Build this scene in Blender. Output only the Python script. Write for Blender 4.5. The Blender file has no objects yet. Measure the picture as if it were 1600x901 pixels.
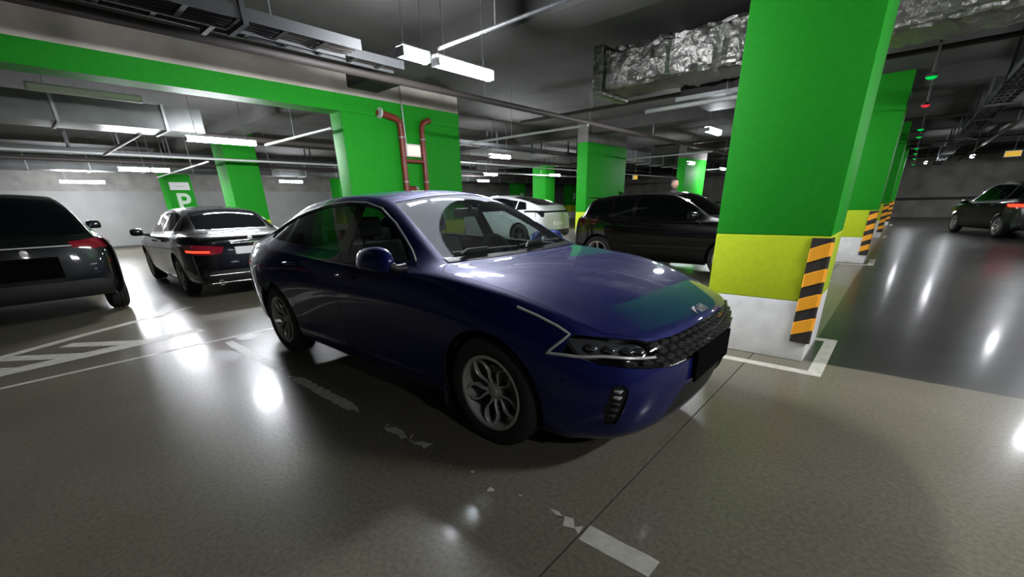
import bpy, bmesh, math, random
import numpy as np
from mathutils import Vector, Matrix
from mathutils.bvhtree import BVHTree

# ------------------------------------------------------------------ camera
scene = bpy.context.scene
COL = scene.collection
cam_data = bpy.data.cameras.new('camera')
cam = bpy.data.objects.new('camera', cam_data)
COL.objects.link(cam)
CF, CPY, CYAW, CPITCH, CROLL = 659.31, 576.95, 2.293220, 0.375154, -0.025303
CLOC = Vector((1.5726, -2.4751, 1.3575))
_d = Vector((math.cos(CYAW) * math.cos(CPITCH), math.sin(CYAW) * math.cos(CPITCH), -math.sin(CPITCH)))
_r = _d.cross(Vector((0, 0, 1))).normalized()
_u = _r.cross(_d)
_r2 = _r * math.cos(CROLL) + _u * math.sin(CROLL)
_u2 = -_r * math.sin(CROLL) + _u * math.cos(CROLL)
_m = Matrix((_r2, _u2, -_d)).transposed().to_4x4()
_m.translation = CLOC
cam.matrix_world = _m
cam_data.sensor_fit = 'HORIZONTAL'
cam_data.sensor_width = 36.0
cam_data.lens = CF / 1600.0 * 36.0
cam_data.shift_y = (CPY - 450.5) / 1600.0
cam_data.clip_start = 0.02
cam_data.clip_end = 200
scene.camera = cam

# ------------------------------------------------------------------ world, exposure
world = bpy.data.worlds.new('world')
scene.world = world
world.use_nodes = True
world.node_tree.nodes['Background'].inputs[0].default_value = (0.55, 0.6, 0.7, 1)
world.node_tree.nodes['Background'].inputs[1].default_value = 0.0
vs = scene.view_settings
vs.view_transform = 'Standard'
vs.look = 'None'
vs.exposure = 2.4
vs.gamma = 1.0
vs.use_curve_mapping = False
cy = scene.cycles
cy.max_bounces = 6
cy.diffuse_bounces = 3
cy.glossy_bounces = 3
cy.transmission_bounces = 4
cy.transparent_max_bounces = 8
cy.caustics_reflective = False
cy.caustics_refractive = False
LAMP = 85.0          # emission strength of the ceiling luminaires
LAMP_COL = (0.92, 0.95, 1.0)

# ------------------------------------------------------------------ materials
MAT = {}
def _nodes(name):
    m = bpy.data.materials.new(name)
    m.use_nodes = True
    nt = m.node_tree
    return m, nt, nt.nodes['Principled BSDF']

def mat(name, col, rough=0.5, metal=0.0, coat=0.0, noise=None, bump=None, emit=None, spec=None):
    """noise=(scale, amount) varies the colour, bump=(scale, strength) the relief"""
    m, nt, b = _nodes(name)
    b.inputs['Base Color'].default_value = (*col, 1)
    b.inputs['Roughness'].default_value = rough
    b.inputs['Metallic'].default_value = metal
    b.inputs['Coat Weight'].default_value = coat
    b.inputs['Coat Roughness'].default_value = 0.04
    if spec is not None:
        b.inputs['Specular IOR Level'].default_value = spec
    tc = None
    if noise or bump:
        tc = nt.nodes.new('ShaderNodeTexCoord')
    if noise:
        n = nt.nodes.new('ShaderNodeTexNoise')
        n.inputs['Scale'].default_value = noise[0]
        n.inputs['Detail'].default_value = 6
        nt.links.new(tc.outputs['Object'], n.inputs['Vector'])
        r = nt.nodes.new('ShaderNodeMapRange')
        r.inputs['From Min'].default_value = 0.3
        r.inputs['From Max'].default_value = 0.7
        r.inputs['To Min'].default_value = 1 - noise[1]
        r.inputs['To Max'].default_value = 1 + noise[1]
        nt.links.new(n.outputs['Fac'], r.inputs['Value'])
        mx = nt.nodes.new('ShaderNodeMix')
        mx.data_type = 'RGBA'
        mx.blend_type = 'MULTIPLY'
        mx.inputs['Factor'].default_value = 1
        mx.inputs['A'].default_value = (*col, 1)
        nt.links.new(r.outputs['Result'], mx.inputs['B'])
        nt.links.new(mx.outputs['Result'], b.inputs['Base Color'])
    if bump:
        n2 = nt.nodes.new('ShaderNodeTexNoise')
        n2.inputs['Scale'].default_value = bump[0]
        n2.inputs['Detail'].default_value = 8
        nt.links.new(tc.outputs['Object'], n2.inputs['Vector'])
        bp = nt.nodes.new('ShaderNodeBump')
        bp.inputs['Strength'].default_value = bump[1]
        bp.inputs['Distance'].default_value = 0.02
        nt.links.new(n2.outputs['Fac'], bp.inputs['Height'])
        nt.links.new(bp.outputs['Normal'], b.inputs['Normal'])
    if emit:
        b.inputs['Emission Color'].default_value = (*emit[0], 1)
        b.inputs['Emission Strength'].default_value = emit[1]
    MAT[name] = m
    return m

def glass_mat(name, tint, ior=1.5):
    """a thin pane: tinted see-through with a Fresnel mirror on top"""
    m = bpy.data.materials.new(name)
    m.use_nodes = True
    nt = m.node_tree
    nt.nodes.clear()
    o = nt.nodes.new('ShaderNodeOutputMaterial')
    mx = nt.nodes.new('ShaderNodeMixShader')
    t = nt.nodes.new('ShaderNodeBsdfTransparent')
    t.inputs[0].default_value = (*tint, 1)
    g = nt.nodes.new('ShaderNodeBsdfGlossy')
    g.inputs['Roughness'].default_value = 0.03
    # Schlick reflectance, the same from both sides of the sheet
    lw = nt.nodes.new('ShaderNodeLayerWeight')
    lw.inputs['Blend'].default_value = .5
    pw = nt.nodes.new('ShaderNodeMath')
    pw.operation = 'POWER'
    pw.inputs[1].default_value = 5.0
    nt.links.new(lw.outputs['Facing'], pw.inputs[0])
    f0 = ((ior - 1) / (ior + 1)) ** 2 * 1.8
    fr = nt.nodes.new('ShaderNodeMapRange')
    fr.inputs['To Min'].default_value = f0
    fr.inputs['To Max'].default_value = 1.0
    nt.links.new(pw.outputs[0], fr.inputs['Value'])
    nt.links.new(fr.outputs['Result'], mx.inputs[0])
    nt.links.new(t.outputs[0], mx.inputs[1])
    nt.links.new(g.outputs[0], mx.inputs[2])
    nt.links.new(mx.outputs[0], o.inputs[0])
    MAT[name] = m
    return m

def dusty_glass(name, tint, ior, sweeps, film, filmcol):
    """windscreen: a pane with a dust film everywhere but inside the wiper sweeps (x, y, radius)"""
    m = glass_mat(name, tint, ior)
    nt = m.node_tree
    base = [n for n in nt.nodes if n.type == 'MIX_SHADER'][0]
    out = [n for n in nt.nodes if n.type == 'OUTPUT_MATERIAL'][0]
    tc = nt.nodes.new('ShaderNodeTexCoord')
    prev = None
    for x, y, r in sweeps:
        d = nt.nodes.new('ShaderNodeVectorMath')
        d.operation = 'SUBTRACT'
        nt.links.new(tc.outputs['Object'], d.inputs[0])
        d.inputs[1].default_value = (x, y, 0)
        sc = nt.nodes.new('ShaderNodeVectorMath')
        sc.operation = 'MULTIPLY'
        sc.inputs[1].default_value = (1.17, 1, 0)
        nt.links.new(d.outputs[0], sc.inputs[0])
        ln = nt.nodes.new('ShaderNodeVectorMath')
        ln.operation = 'LENGTH'
        nt.links.new(sc.outputs[0], ln.inputs[0])
        mr = nt.nodes.new('ShaderNodeMapRange')
        mr.inputs['From Min'].default_value = r - .008
        mr.inputs['From Max'].default_value = r + .008
        nt.links.new(ln.outputs['Value'], mr.inputs['Value'])
        if prev is None:
            prev = mr.outputs['Result']
        else:
            mu = nt.nodes.new('ShaderNodeMath')
            mu.operation = 'MULTIPLY'
            nt.links.new(prev, mu.inputs[0])
            nt.links.new(mr.outputs['Result'], mu.inputs[1])
            prev = mu.outputs[0]
    fm = nt.nodes.new('ShaderNodeMapRange')
    fm.inputs['To Min'].default_value = film[0]
    fm.inputs['To Max'].default_value = film[1]
    nt.links.new(prev, fm.inputs['Value'])
    df = nt.nodes.new('ShaderNodeBsdfDiffuse')
    df.inputs[0].default_value = (*filmcol, 1)
    mx = nt.nodes.new('ShaderNodeMixShader')
    nt.links.new(fm.outputs['Result'], mx.inputs[0])
    nt.links.new(base.outputs[0], mx.inputs[1])
    nt.links.new(df.outputs[0], mx.inputs[2])
    nt.links.new(mx.outputs[0], out.inputs[0])
    return m

def paint_mat(name, col, dust=0.0, metal=0.55, rough=0.32, dustcol=(0.20, 0.18, 0.17)):
    """car paint: metallic base, clear coat, a film of dust on the faces that look up"""
    m, nt, b = _nodes(name)
    b.inputs['Base Color'].default_value = (*col, 1)
    b.inputs['Metallic'].default_value = metal
    b.inputs['Roughness'].default_value = rough
    b.inputs['Specular IOR Level'].default_value = 0.12
    b.inputs['Coat Weight'].default_value = 1.0
    b.inputs['Coat Roughness'].default_value = 0.04
    if dust:
        tc = nt.nodes.new('ShaderNodeTexCoord')
        n = nt.nodes.new('ShaderNodeTexNoise')
        n.inputs['Scale'].default_value = 9
        n.inputs['Detail'].default_value = 8
        nt.links.new(tc.outputs['Object'], n.inputs['Vector'])
        ge = nt.nodes.new('ShaderNodeNewGeometry')
        sp = nt.nodes.new('ShaderNodeSeparateXYZ')
        nt.links.new(ge.outputs['Normal'], sp.inputs[0])
        mr = nt.nodes.new('ShaderNodeMapRange')
        mr.inputs['From Min'].default_value = 0.1
        mr.inputs['From Max'].default_value = 0.9
        mr.inputs['To Min'].default_value = 0.06 * dust
        mr.inputs['To Max'].default_value = dust
        nt.links.new(sp.outputs['Z'], mr.inputs['Value'])
        mu = nt.nodes.new('ShaderNodeMath')
        mu.operation = 'MULTIPLY'
        nt.links.new(mr.outputs['Result'], mu.inputs[0])
        nt.links.new(n.outputs['Fac'], mu.inputs[1])
        mx = nt.nodes.new('ShaderNodeMix')
        mx.data_type = 'RGBA'
        mx.inputs['A'].default_value = (*col, 1)
        mx.inputs['B'].default_value = (*dustcol, 1)
        nt.links.new(mu.outputs[0], mx.inputs['Factor'])
        nt.links.new(mx.outputs['Result'], b.inputs['Base Color'])
        mm = nt.nodes.new('ShaderNodeMapRange')
        mm.inputs['To Min'].default_value = metal
        mm.inputs['To Max'].default_value = 0.0
        nt.links.new(mu.outputs[0], mm.inputs['Value'])
        nt.links.new(mm.outputs['Result'], b.inputs['Metallic'])
        cr = nt.nodes.new('ShaderNodeMapRange')
        cr.inputs['To Min'].default_value = 0.04
        cr.inputs['To Max'].default_value = 0.12
        nt.links.new(mu.outputs[0], cr.inputs['Value'])
        nt.links.new(cr.outputs['Result'], b.inputs['Coat Roughness'])
    MAT[name] = m
    return m

def emit_mat(name, col, s):
    m = bpy.data.materials.new(name)
    m.use_nodes = True
    nt = m.node_tree
    nt.nodes.clear()
    o = nt.nodes.new('ShaderNodeOutputMaterial')
    e = nt.nodes.new('ShaderNodeEmission')
    e.inputs[0].default_value = (*col, 1)
    e.inputs[1].default_value = s
    nt.links.new(e.outputs[0], o.inputs[0])
    MAT[name] = m
    return m

# ------------------------------------------------------------------ mesh helpers
def link(name, me, mats, parent=None, smooth=None):
    if isinstance(me, bmesh.types.BMesh):
        bm = me
        me = bpy.data.meshes.new(name)
        bm.to_mesh(me)
        bm.free()
    if not isinstance(mats, (list, tuple)):
        mats = [mats]
    for m in mats:
        me.materials.append(MAT[m] if isinstance(m, str) else m)
    if smooth is not None:
        for p in me.polygons:
            p.use_smooth = True
        me.set_sharp_from_angle(angle=math.radians(smooth))
    o = bpy.data.objects.new(name, me)
    COL.objects.link(o)
    if parent is not None:
        o.parent = parent
    return o

def share(name, me, parent=None, loc=(0, 0, 0), rot=(0, 0, 0), scale=(1, 1, 1)):
    o = bpy.data.objects.new(name, me)
    COL.objects.link(o)
    o.location = loc
    o.rotation_euler = rot
    o.scale = scale
    if parent is not None:
        o.parent = parent
    return o

def empty(name, loc=(0, 0, 0), rz=0.0):
    o = bpy.data.objects.new(name, None)
    COL.objects.link(o)
    o.location = loc
    o.rotation_euler = (0, 0, rz)
    o.empty_display_size = 0.2
    return o

def tag(o, label=None, cat=None, group=None, kind=None):
    if label: o['label'] = label
    if cat: o['category'] = cat
    if group: o['group'] = group
    if kind: o['kind'] = kind
    return o

def bm_box(bm, x0, x1, y0, y1, z0, z1, mi=0, bevel=0.0):
    vs_ = [bm.verts.new(c) for c in ((x0, y0, z0), (x1, y0, z0), (x1, y1, z0), (x0, y1, z0),
                                     (x0, y0, z1), (x1, y0, z1), (x1, y1, z1), (x0, y1, z1))]
    fs = []
    for q in ((3, 2, 1, 0), (4, 5, 6, 7), (0, 1, 5, 4), (1, 2, 6, 5), (2, 3, 7, 6), (3, 0, 4, 7)):
        f = bm.faces.new([vs_[i] for i in q])
        f.material_index = mi
        fs.append(f)
    if bevel:
        es = list({e for f in fs for e in f.edges})
        bmesh.ops.bevel(bm, geom=es, offset=bevel, segments=2, profile=0.6, affect='EDGES')
    return vs_

def box(name, x0, x1, y0, y1, z0, z1, m, parent=None, bevel=0.0):
    bm = bmesh.new()
    bm_box(bm, min(x0, x1), max(x0, x1), min(y0, y1), max(y0, y1), min(z0, z1), max(z0, z1), 0, bevel)
    return link(name, bm, m, parent, 40 if bevel else None)

def bm_tube(bm, pts, r, n=8, mi=0, cap=True, radii=None):
    pts = [Vector(p) for p in pts]
    rings = []
    up = Vector((0, 0, 1))
    t0 = (pts[1] - pts[0]).normalized()
    if abs(t0.dot(up)) > 0.9:
        up = Vector((1, 0, 0))
    nrm = (up - t0 * up.dot(t0)).normalized()
    for i, p in enumerate(pts):
        a = pts[max(i - 1, 0)]
        b = pts[min(i + 1, len(pts) - 1)]
        t = (b - a).normalized()
        nrm = (nrm - t * nrm.dot(t)).normalized()
        bi = t.cross(nrm)
        rr = radii[i] if radii else r
        rings.append([bm.verts.new(p + (nrm * math.cos(2 * math.pi * k / n) + bi * math.sin(2 * math.pi * k / n)) * rr) for k in range(n)])
    for a, b in zip(rings[:-1], rings[1:]):
        for k in range(n):
            f = bm.faces.new((a[k], a[(k + 1) % n], b[(k + 1) % n], b[k]))
            f.material_index = mi
    if cap:
        bm.faces.new(rings[0][::-1]).material_index = mi
        bm.faces.new(rings[-1]).material_index = mi

def tube(name, pts, r, m, parent=None, n=8, radii=None):
    bm = bmesh.new()
    bm_tube(bm, pts, r, n, radii=radii)
    return link(name, bm, m, parent, 50)

def bend(pts, rad=0.08, n=5):
    """round the corners of a polyline"""
    pts = [Vector(p) for p in pts]
    out = [pts[0]]
    for a, b, c in zip(pts[:-2], pts[1:-1], pts[2:]):
        d1 = (a - b).normalized() * min(rad, (a - b).length * .45)
        d2 = (c - b).normalized() * min(rad, (c - b).length * .45)
        for k in range(n + 1):
            t = k / n
            out.append((b + d1) * (1 - t) ** 2 + b * 2 * t * (1 - t) + (b + d2) * t * t)
    out.append(pts[-1])
    return out

def bm_lathe(bm, prof, n=48, axis='y', centre=(0, 0, 0), mi=0, closed=False):
    """prof: list of (r, a) with a along the axis"""
    c = Vector(centre)
    rings = []
    for r, a in prof:
        ring = []
        for k in range(n):
            t = 2 * math.pi * k / n
            if axis == 'y':
                v = Vector((r * math.cos(t), a, r * math.sin(t)))
            elif axis == 'z':
                v = Vector((r * math.cos(t), r * math.sin(t), a))
            else:
                v = Vector((a, r * math.cos(t), r * math.sin(t)))
            ring.append(bm.verts.new(c + v))
        rings.append(ring)
    prs = list(zip(rings[:-1], rings[1:]))
    if closed:
        prs.append((rings[-1], rings[0]))
    for a, b in prs:
        for k in range(n):
            f = bm.faces.new((a[k], b[k], b[(k + 1) % n], a[(k + 1) % n]))
            f.material_index = mi

def bm_prism(bm, poly, fn, d, mi=0):
    """extrude a 2D polygon: fn(u, v, depth) -> 3D; from depth 0 to d"""
    a = [bm.verts.new(fn(u, v, 0)) for u, v in poly]
    b = [bm.verts.new(fn(u, v, d)) for u, v in poly]
    n = len(poly)
    bm.faces.new(a).material_index = mi
    bm.faces.new(b[::-1]).material_index = mi
    for i in range(n):
        bm.faces.new((a[i], b[i], b[(i + 1) % n], a[(i + 1) % n])).material_index = mi
    bmesh.ops.recalc_face_normals(bm, faces=bm.faces)

def tab(pts):
    """monotone cubic through (x, value) pairs"""
    pts = sorted(pts)
    X = [p[0] for p in pts]
    Y = [p[1] for p in pts]
    n = len(X)
    h = [X[i + 1] - X[i] for i in range(n - 1)]
    d = [(Y[i + 1] - Y[i]) / h[i] for i in range(n - 1)]
    m = [0.0] * n
    m[0], m[-1] = d[0], d[-1]
    for i in range(1, n - 1):
        if d[i - 1] * d[i] > 0:
            w1, w2 = 2 * h[i] + h[i - 1], h[i] + 2 * h[i - 1]
            m[i] = (w1 + w2) / (w1 / d[i - 1] + w2 / d[i])
    def f(x):
        if x <= X[0]: return Y[0]
        if x >= X[-1]: return Y[-1]
        i = 0
        while x > X[i + 1]: i += 1
        t = (x - X[i]) / h[i]
        return ((2 * t ** 3 - 3 * t ** 2 + 1) * Y[i] + (t ** 3 - 2 * t ** 2 + t) * h[i] * m[i]
                + (-2 * t ** 3 + 3 * t ** 2) * Y[i + 1] + (t ** 3 - t ** 2) * h[i] * m[i + 1])
    return f

def inside(poly, x, y):
    r = False
    n = len(poly)
    for i in range(n):
        x1, y1 = poly[i]
        x2, y2 = poly[(i + 1) % n]
        if (y1 > y) != (y2 > y) and x < (x2 - x1) * (y - y1) / (y2 - y1) + x1:
            r = not r
    return r

def text_mesh(s, size, depth=0.002, bold=0.0):
    cu = bpy.data.curves.new('text', 'FONT')
    cu.body = s
    cu.size = size
    cu.extrude = depth
    cu.offset = bold
    cu.align_x = 'CENTER'
    cu.align_y = 'CENTER'
    o = bpy.data.objects.new('text', cu)
    COL.objects.link(o)
    dg = bpy.context.evaluated_depsgraph_get()
    me = bpy.data.meshes.new_from_object(o.evaluated_get(dg))
    bpy.data.objects.remove(o)
    bpy.data.curves.remove(cu)
    return me

# ------------------------------------------------------------------ car bodies
# A car is drawn in its own frame: x forward from the front axle, y to its left, z up.
# Five rings run round the body (floor edge, sill, lower side, character line, shoulder); over the
# shoulder ring lies a grid of belt, rail, mid-roof and centre lines.  The cage is subdivided, then
# panels, panes and lamps are cut out of it along outlines.
def shell(P, level):
    xs, xc = P['xs'], P['xc']
    T = len(xs) + 1
    key = {}
    co = []
    def add(k, p):
        key[k] = len(co)
        co.append(Vector(p))
    fy = P.get('fy', [0, .40, .70, .90, 1.0])
    fx = P.get('fx', [0, -.015, -.055, -.13, -.24])
    ry = P.get('ry', [0, .42, .74, .93, 1.0])
    rx = P.get('rx', [0, .012, .05, .12, .24])
    for k, L in enumerate(P['levels']):
        W, Z = tab(L['W']), tab(L['Z'])
        s = L.get('s', 1.0)
        yc = W(L['F'] + fx[4] * s) * L.get('cf', .97)
        for v in range(5):
            x = L['F'] + fx[v] * s
            z = L['zf'][v] if 'zf' in L else Z(x)
            add(('r', k, v), (x, -fy[v] * yc, z))
        for t in range(1, T):
            x = xs[t - 1]
            add(('r', k, 4 + t), (x, -W(x), Z(x)))
        yc = W(L['R'] + rx[4]) * L.get('cr', .97)
        for v in (4, 3, 2, 1, 0):
            x = L['R'] + rx[v]
            z = L['zr'][v] if 'zr' in L else Z(x)
            add(('r', k, 4 + T + 4 - v), (x, -ry[v] * yc, z))
    rail, belt, zc = P['rail'], P['belt'], P['zc']
    for t in range(1, T):
        yr, zr = rail[t - 1]
        yb, zb = belt[t - 1]
        a, b = xc[t - 1], xs[t - 1]
        crown = P.get('crown', .72)
        add(('t', t, 0), (a, 0, zc[t - 1]))
        add(('t', t, 1), (a + (b - a) * .35, -yr * .55, zr + (zc[t - 1] - zr) * crown))
        add(('t', t, 2), (a + (b - a) * .92, -yr, zr))
        add(('t', t, 3), (b, -yb, zb))
    last = len(P['levels']) - 1
    def top(t, v):
        if t == 0: return key[('r', last, v)]
        if t == T: return key[('r', last, 4 + T + 4 - v)]
        if v == 4: return key[('r', last, 4 + t)]
        return key[('t', t, v)]
    quads = []
    NR = 4 + T + 5
    for k in range(last):
        for r in range(NR - 1):
            quads.append((key[('r', k, r)], key[('r', k, r + 1)], key[('r', k + 1, r + 1)], key[('r', k + 1, r)]))
    for t in range(T):
        for v in range(4):
            quads.append((top(t, v), top(t, v + 1), top(t + 1, v + 1), top(t + 1, v)))
    n = len(co)
    mir = {}
    full = list(co)
    for i in range(n):
        if abs(co[i].y) < 1e-6:
            mir[i] = i
        else:
            mir[i] = len(full)
            full.append(Vector((co[i].x, -co[i].y, co[i].z)))
    faces = [tuple(q) for q in quads] + [tuple(mir[i] for i in q[::-1]) for q in quads]
    # creases: rows of edges given as (kind, index, weight, t0, t1)
    cre = {}
    for kind, idx, w, t0, t1 in P.get('crease', []):
        for t in range(t0, t1):
            if kind == 'v':
                a, b = top(t, idx), top(t + 1, idx)
            elif kind == 'ring':
                a, b = key[('r', idx, t)], key[('r', idx, t + 1)]
            elif kind == 'x':
                a, b = top(idx, t), top(idx, t + 1)
            for p, q in ((a, b), (mir[a], mir[b])):
                cre[tuple(sorted((p, q)))] = w
    def evaluate(cs, lv):
        me = bpy.data.meshes.new('cage')
        me.from_pydata([tuple(c) for c in cs], [], faces)
        bm = bmesh.new()
        bm.from_mesh(me)
        lay = bm.edges.layers.float.new('crease_edge')
        for e in bm.edges:
            w = cre.get(tuple(sorted((e.verts[0].index, e.verts[1].index))))
            if w: e[lay] = w
        bm.to_mesh(me)
        bm.free()
        o = bpy.data.objects.new('cage', me)
        COL.objects.link(o)
        md = o.modifiers.new('s', 'SUBSURF')
        md.levels = lv
        dg = bpy.context.evaluated_depsgraph_get()
        out = bpy.data.meshes.new_from_object(o.evaluated_get(dg))
        bpy.data.objects.remove(o)
        bpy.data.meshes.remove(me)
        return out
    cur = [c.copy() for c in full]
    for it in range(3):
        o = evaluate(cur, 2)
        for i in range(len(full)):
            cur[i] += (full[i] - o.vertices[i].co) * 0.85
        bpy.data.meshes.remove(o)
    out = evaluate(cur, level)
    bm = bmesh.new()
    bm.from_mesh(out)
    bpy.data.meshes.remove(out)
    bmesh.ops.recalc_face_normals(bm, faces=bm.faces)
    bm.normal_update()
    if sum(f.normal.z for f in bm.faces if f.calc_center_median().z > 1.2) < 0:
        bmesh.ops.reverse_faces(bm, faces=bm.faces)
    bvh = BVHTree.FromBMesh(bm)
    bmesh.ops.delete(bm, geom=[f for f in bm.faces if f.calc_center_median().y > 0], context='FACES')
    return bm, bvh

AX = {'side': (0, 2), 'top': (0, 1), 'front': (1, 2), 'rear': (1, 2)}
def cut(bm, lay, pid, proj, poly, filt):
    """split the shell along poly (seen along one axis) and give the faces inside it the id pid"""
    a, b = AX[proj]
    n = len(poly)
    for i in range(n):
        p, q = poly[i], poly[(i + 1) % n]
        lo = (min(p[0], q[0]) - .004, min(p[1], q[1]) - .004)
        hi = (max(p[0], q[0]) + .004, max(p[1], q[1]) + .004)
        fs = []
        for f in bm.faces:
            if f[lay]: continue
            xs_ = [v.co[a] for v in f.verts]
            if max(xs_) < lo[0] or min(xs_) > hi[0]: continue
            ys_ = [v.co[b] for v in f.verts]
            if max(ys_) < lo[1] or min(ys_) > hi[1]: continue
            if filt(f.calc_center_median(), f.normal): fs.append(f)
        if not fs: continue
        es = {e for f in fs for e in f.edges}
        vv = {v for f in fs for v in f.verts}
        no = Vector((0, 0, 0))
        no[a], no[b] = q[1] - p[1], -(q[0] - p[0])
        if no.length < 1e-9: continue
        c = Vector((0, 0, 0))
        c[a], c[b] = p
        bmesh.ops.bisect_plane(bm, geom=list(vv) + list(es) + fs, dist=0.0006, plane_co=c, plane_no=no.normalized())
    for f in bm.faces:
        if f[lay]: continue
        c = f.calc_center_median()
        if filt(c, f.normal) and inside(poly, c[a], c[b]):
            f[lay] = pid

def panel(bm, lay, pid, both, gap, thick, sink=0.0):
    """copy the faces with id pid to a mesh of their own, pull the rim in by gap and give it thickness"""
    nb = bmesh.new()
    vm = {}
    for f in bm.faces:
        if f[lay] != pid: continue
        vs_ = []
        for v in f.verts:
            if v.index not in vm:
                vm[v.index] = nb.verts.new(v.co)
            vs_.append(vm[v.index])
        try:
            nb.faces.new(vs_)
        except ValueError:
            pass
    if not nb.faces:
        return nb
    if both:
        g = bmesh.ops.duplicate(nb, geom=list(nb.verts) + list(nb.edges) + list(nb.faces))['geom']
        for v in g:
            if isinstance(v, bmesh.types.BMVert): v.co.y *= -1
        bmesh.ops.reverse_faces(nb, faces=[f for f in g if isinstance(f, bmesh.types.BMFace)])
    bmesh.ops.remove_doubles(nb, verts=nb.verts, dist=0.0008)
    nb.normal_update()
    mv = {}
    for v in nb.verts:
        if v.is_boundary:
            t = Vector((0, 0, 0))
            for e in v.link_edges:
                if e.is_boundary:
                    f = e.link_faces[0]
                    d = (e.verts[1].co - e.verts[0].co)
                    s = f.normal.cross(d).normalized()
                    if s.dot(f.calc_center_median() - e.verts[0].co) < 0: s = -s
                    t += s
            if t.length > 1e-6:
                mv[v] = t.normalized() * gap
    nrm = {v: v.normal.copy() for v in nb.verts}
    for v, d in mv.items():
        v.co += d
    if sink:
        for v in nb.verts: v.co -= nrm[v] * sink
    if thick:
        old = list(nb.faces)
        inner = {v: nb.verts.new(v.co - nrm[v] * thick) for v in list(nb.verts)}
        rim = [e for e in nb.edges if e.is_boundary]
        for f in old:
            k = nb.faces.new([inner[v] for v in reversed(f.verts)])
            k.material_index = 1
        for e in rim:
            a, b = e.verts
            f = e.link_faces[0]
            l = [x for x in f.loops if x.edge == e][0]
            a, b = l.vert, l.link_loop_next.vert
            try:
                k = nb.faces.new((b, a, inner[a], inner[b]))
                k.material_index = 1
            except ValueError:
                pass
    return nb

def mirror_bm(bm):
    m = bm.copy()
    for v in m.verts: v.co.y *= -1
    bmesh.ops.reverse_faces(m, faces=m.faces)
    return m

def circle(cx, cz, r, n=28, a0=0, a1=2 * math.pi):
    return [(cx + r * math.cos(a0 + (a1 - a0) * k / n), cz + r * math.sin(a0 + (a1 - a0) * k / n)) for k in range(n)]

def car_body(P, root, level=3, thick=0.012):
    """P['parts']: (name, proj, polygon, filter, material, mirror mode, gap, sink)"""
    bm, bvh = shell(P, level)
    lay = bm.faces.layers.int.new('pid')
    wb = P['wb']
    side = lambda c, n: c.y < -.5
    ra = P.get('arch', .375)
    R = P['tyre']
    cut(bm, lay, 900, 'side', circle(0, R, ra), side)
    cut(bm, lay, 900, 'side', circle(-wb, R, ra), side)
    done = {}
    for i, (name, proj, poly, filt, m, mode, gap, sink) in enumerate(P['parts']):
        cut(bm, lay, i + 1, proj, poly, filt)
    bm.verts.index_update()
    for i, (name, proj, poly, filt, m, mode, gap, sink) in enumerate(P['parts']):
        if name is None: continue
        glass = 'glass' in (m if isinstance(m, str) else m[0])
        b = panel(bm, lay, i + 1, mode == 'join', gap, 0 if glass else thick, sink)
        if not b.faces:
            b.free()
            continue
        ms = [m, P.get('inner', 'liner')]
        if mode == 'pair':
            b2 = mirror_bm(b)
            done.setdefault(name, []).append(link(name, b, ms, root, 35))
            done[name].append(link(name, b2, ms, root, 35))
        else:
            done.setdefault(name, []).append(link(name, b, ms, root, 35))
    b = panel(bm, lay, 0, True, 0.0, thick)
    done['body'] = [link('body', b, [P['paint'], P.get('inner', 'liner')], root, 35)]
    bm.free()
    # underbody tray and wheel wells
    x0, x1 = P['levels'][0]['F'] - .25, P['levels'][0]['R'] + .25
    wm = P.get('under_w', .62)
    ub = bmesh.new()
    zc_ = P['levels'][0]['Z'][0][1]
    bm_box(ub, x1, x0, -wm, wm, zc_ + .01, zc_ + .06)
    bm_box(ub, -wb + ra + .04, -ra - .04, -.84, .84, zc_ + .01, zc_ + .07)
    link('underbody', ub, 'liner', root)
    for cx in (0, -wb):
        for s in (-1, 1):
            w = bmesh.new()
            prof = [(ra + .004, s * .86), (ra + .004, s * .55), (.03, s * .55)]
            bm_lathe(w, prof, 36, 'y', (cx, 0, R))
            for v in list(w.verts):
                if v.co.z < zc_ - .02: v.co.z = zc_ - .02
            link('wheel_well', w, 'liner', root)
    return bvh, done

def tyre_bm(R, w, rim):
    b = bmesh.new()
    h = w / 2
    prof = [(rim - .005, h * .72), (rim + .012, h * .92), (rim + .03, h * .985), ((R + rim) / 2 + .01, h * 1.0), (R - .035, h * .95), (R - .012, h * .82), (R - .003, h * .7)]
    # tread with three grooves
    for g in (.42, 0, -.42):
        prof += [(R, h * (g + .12)), (R - .007, h * (g + .09)), (R - .007, h * (g - .09)), (R, h * (g - .12))]
    prof += [(r, -a) for r, a in reversed(prof[:7])]
    bm_lathe(b, prof, 56, 'y', closed=True)
    bmesh.ops.recalc_face_normals(b, faces=b.faces)
    return b

def rim_bm(rim, w):
    b = bmesh.new()
    h = w / 2
    prof = [(rim + .006, h * .86), (rim + .008, h * .93), (rim - .004, h * .95), (rim - .014, h * .88), (rim - .018, h * .70), (rim - .035, h * .2), (rim - .035, -h * .6), (rim, -h * .85), (rim + .004, -h * .8), (rim - .028, -h * .5), (rim - .028, h * .2)]
    bm_lathe(b, prof, 56, 'y', closed=True)
    bmesh.ops.recalc_face_normals(b, faces=b.faces)
    return b

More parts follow.
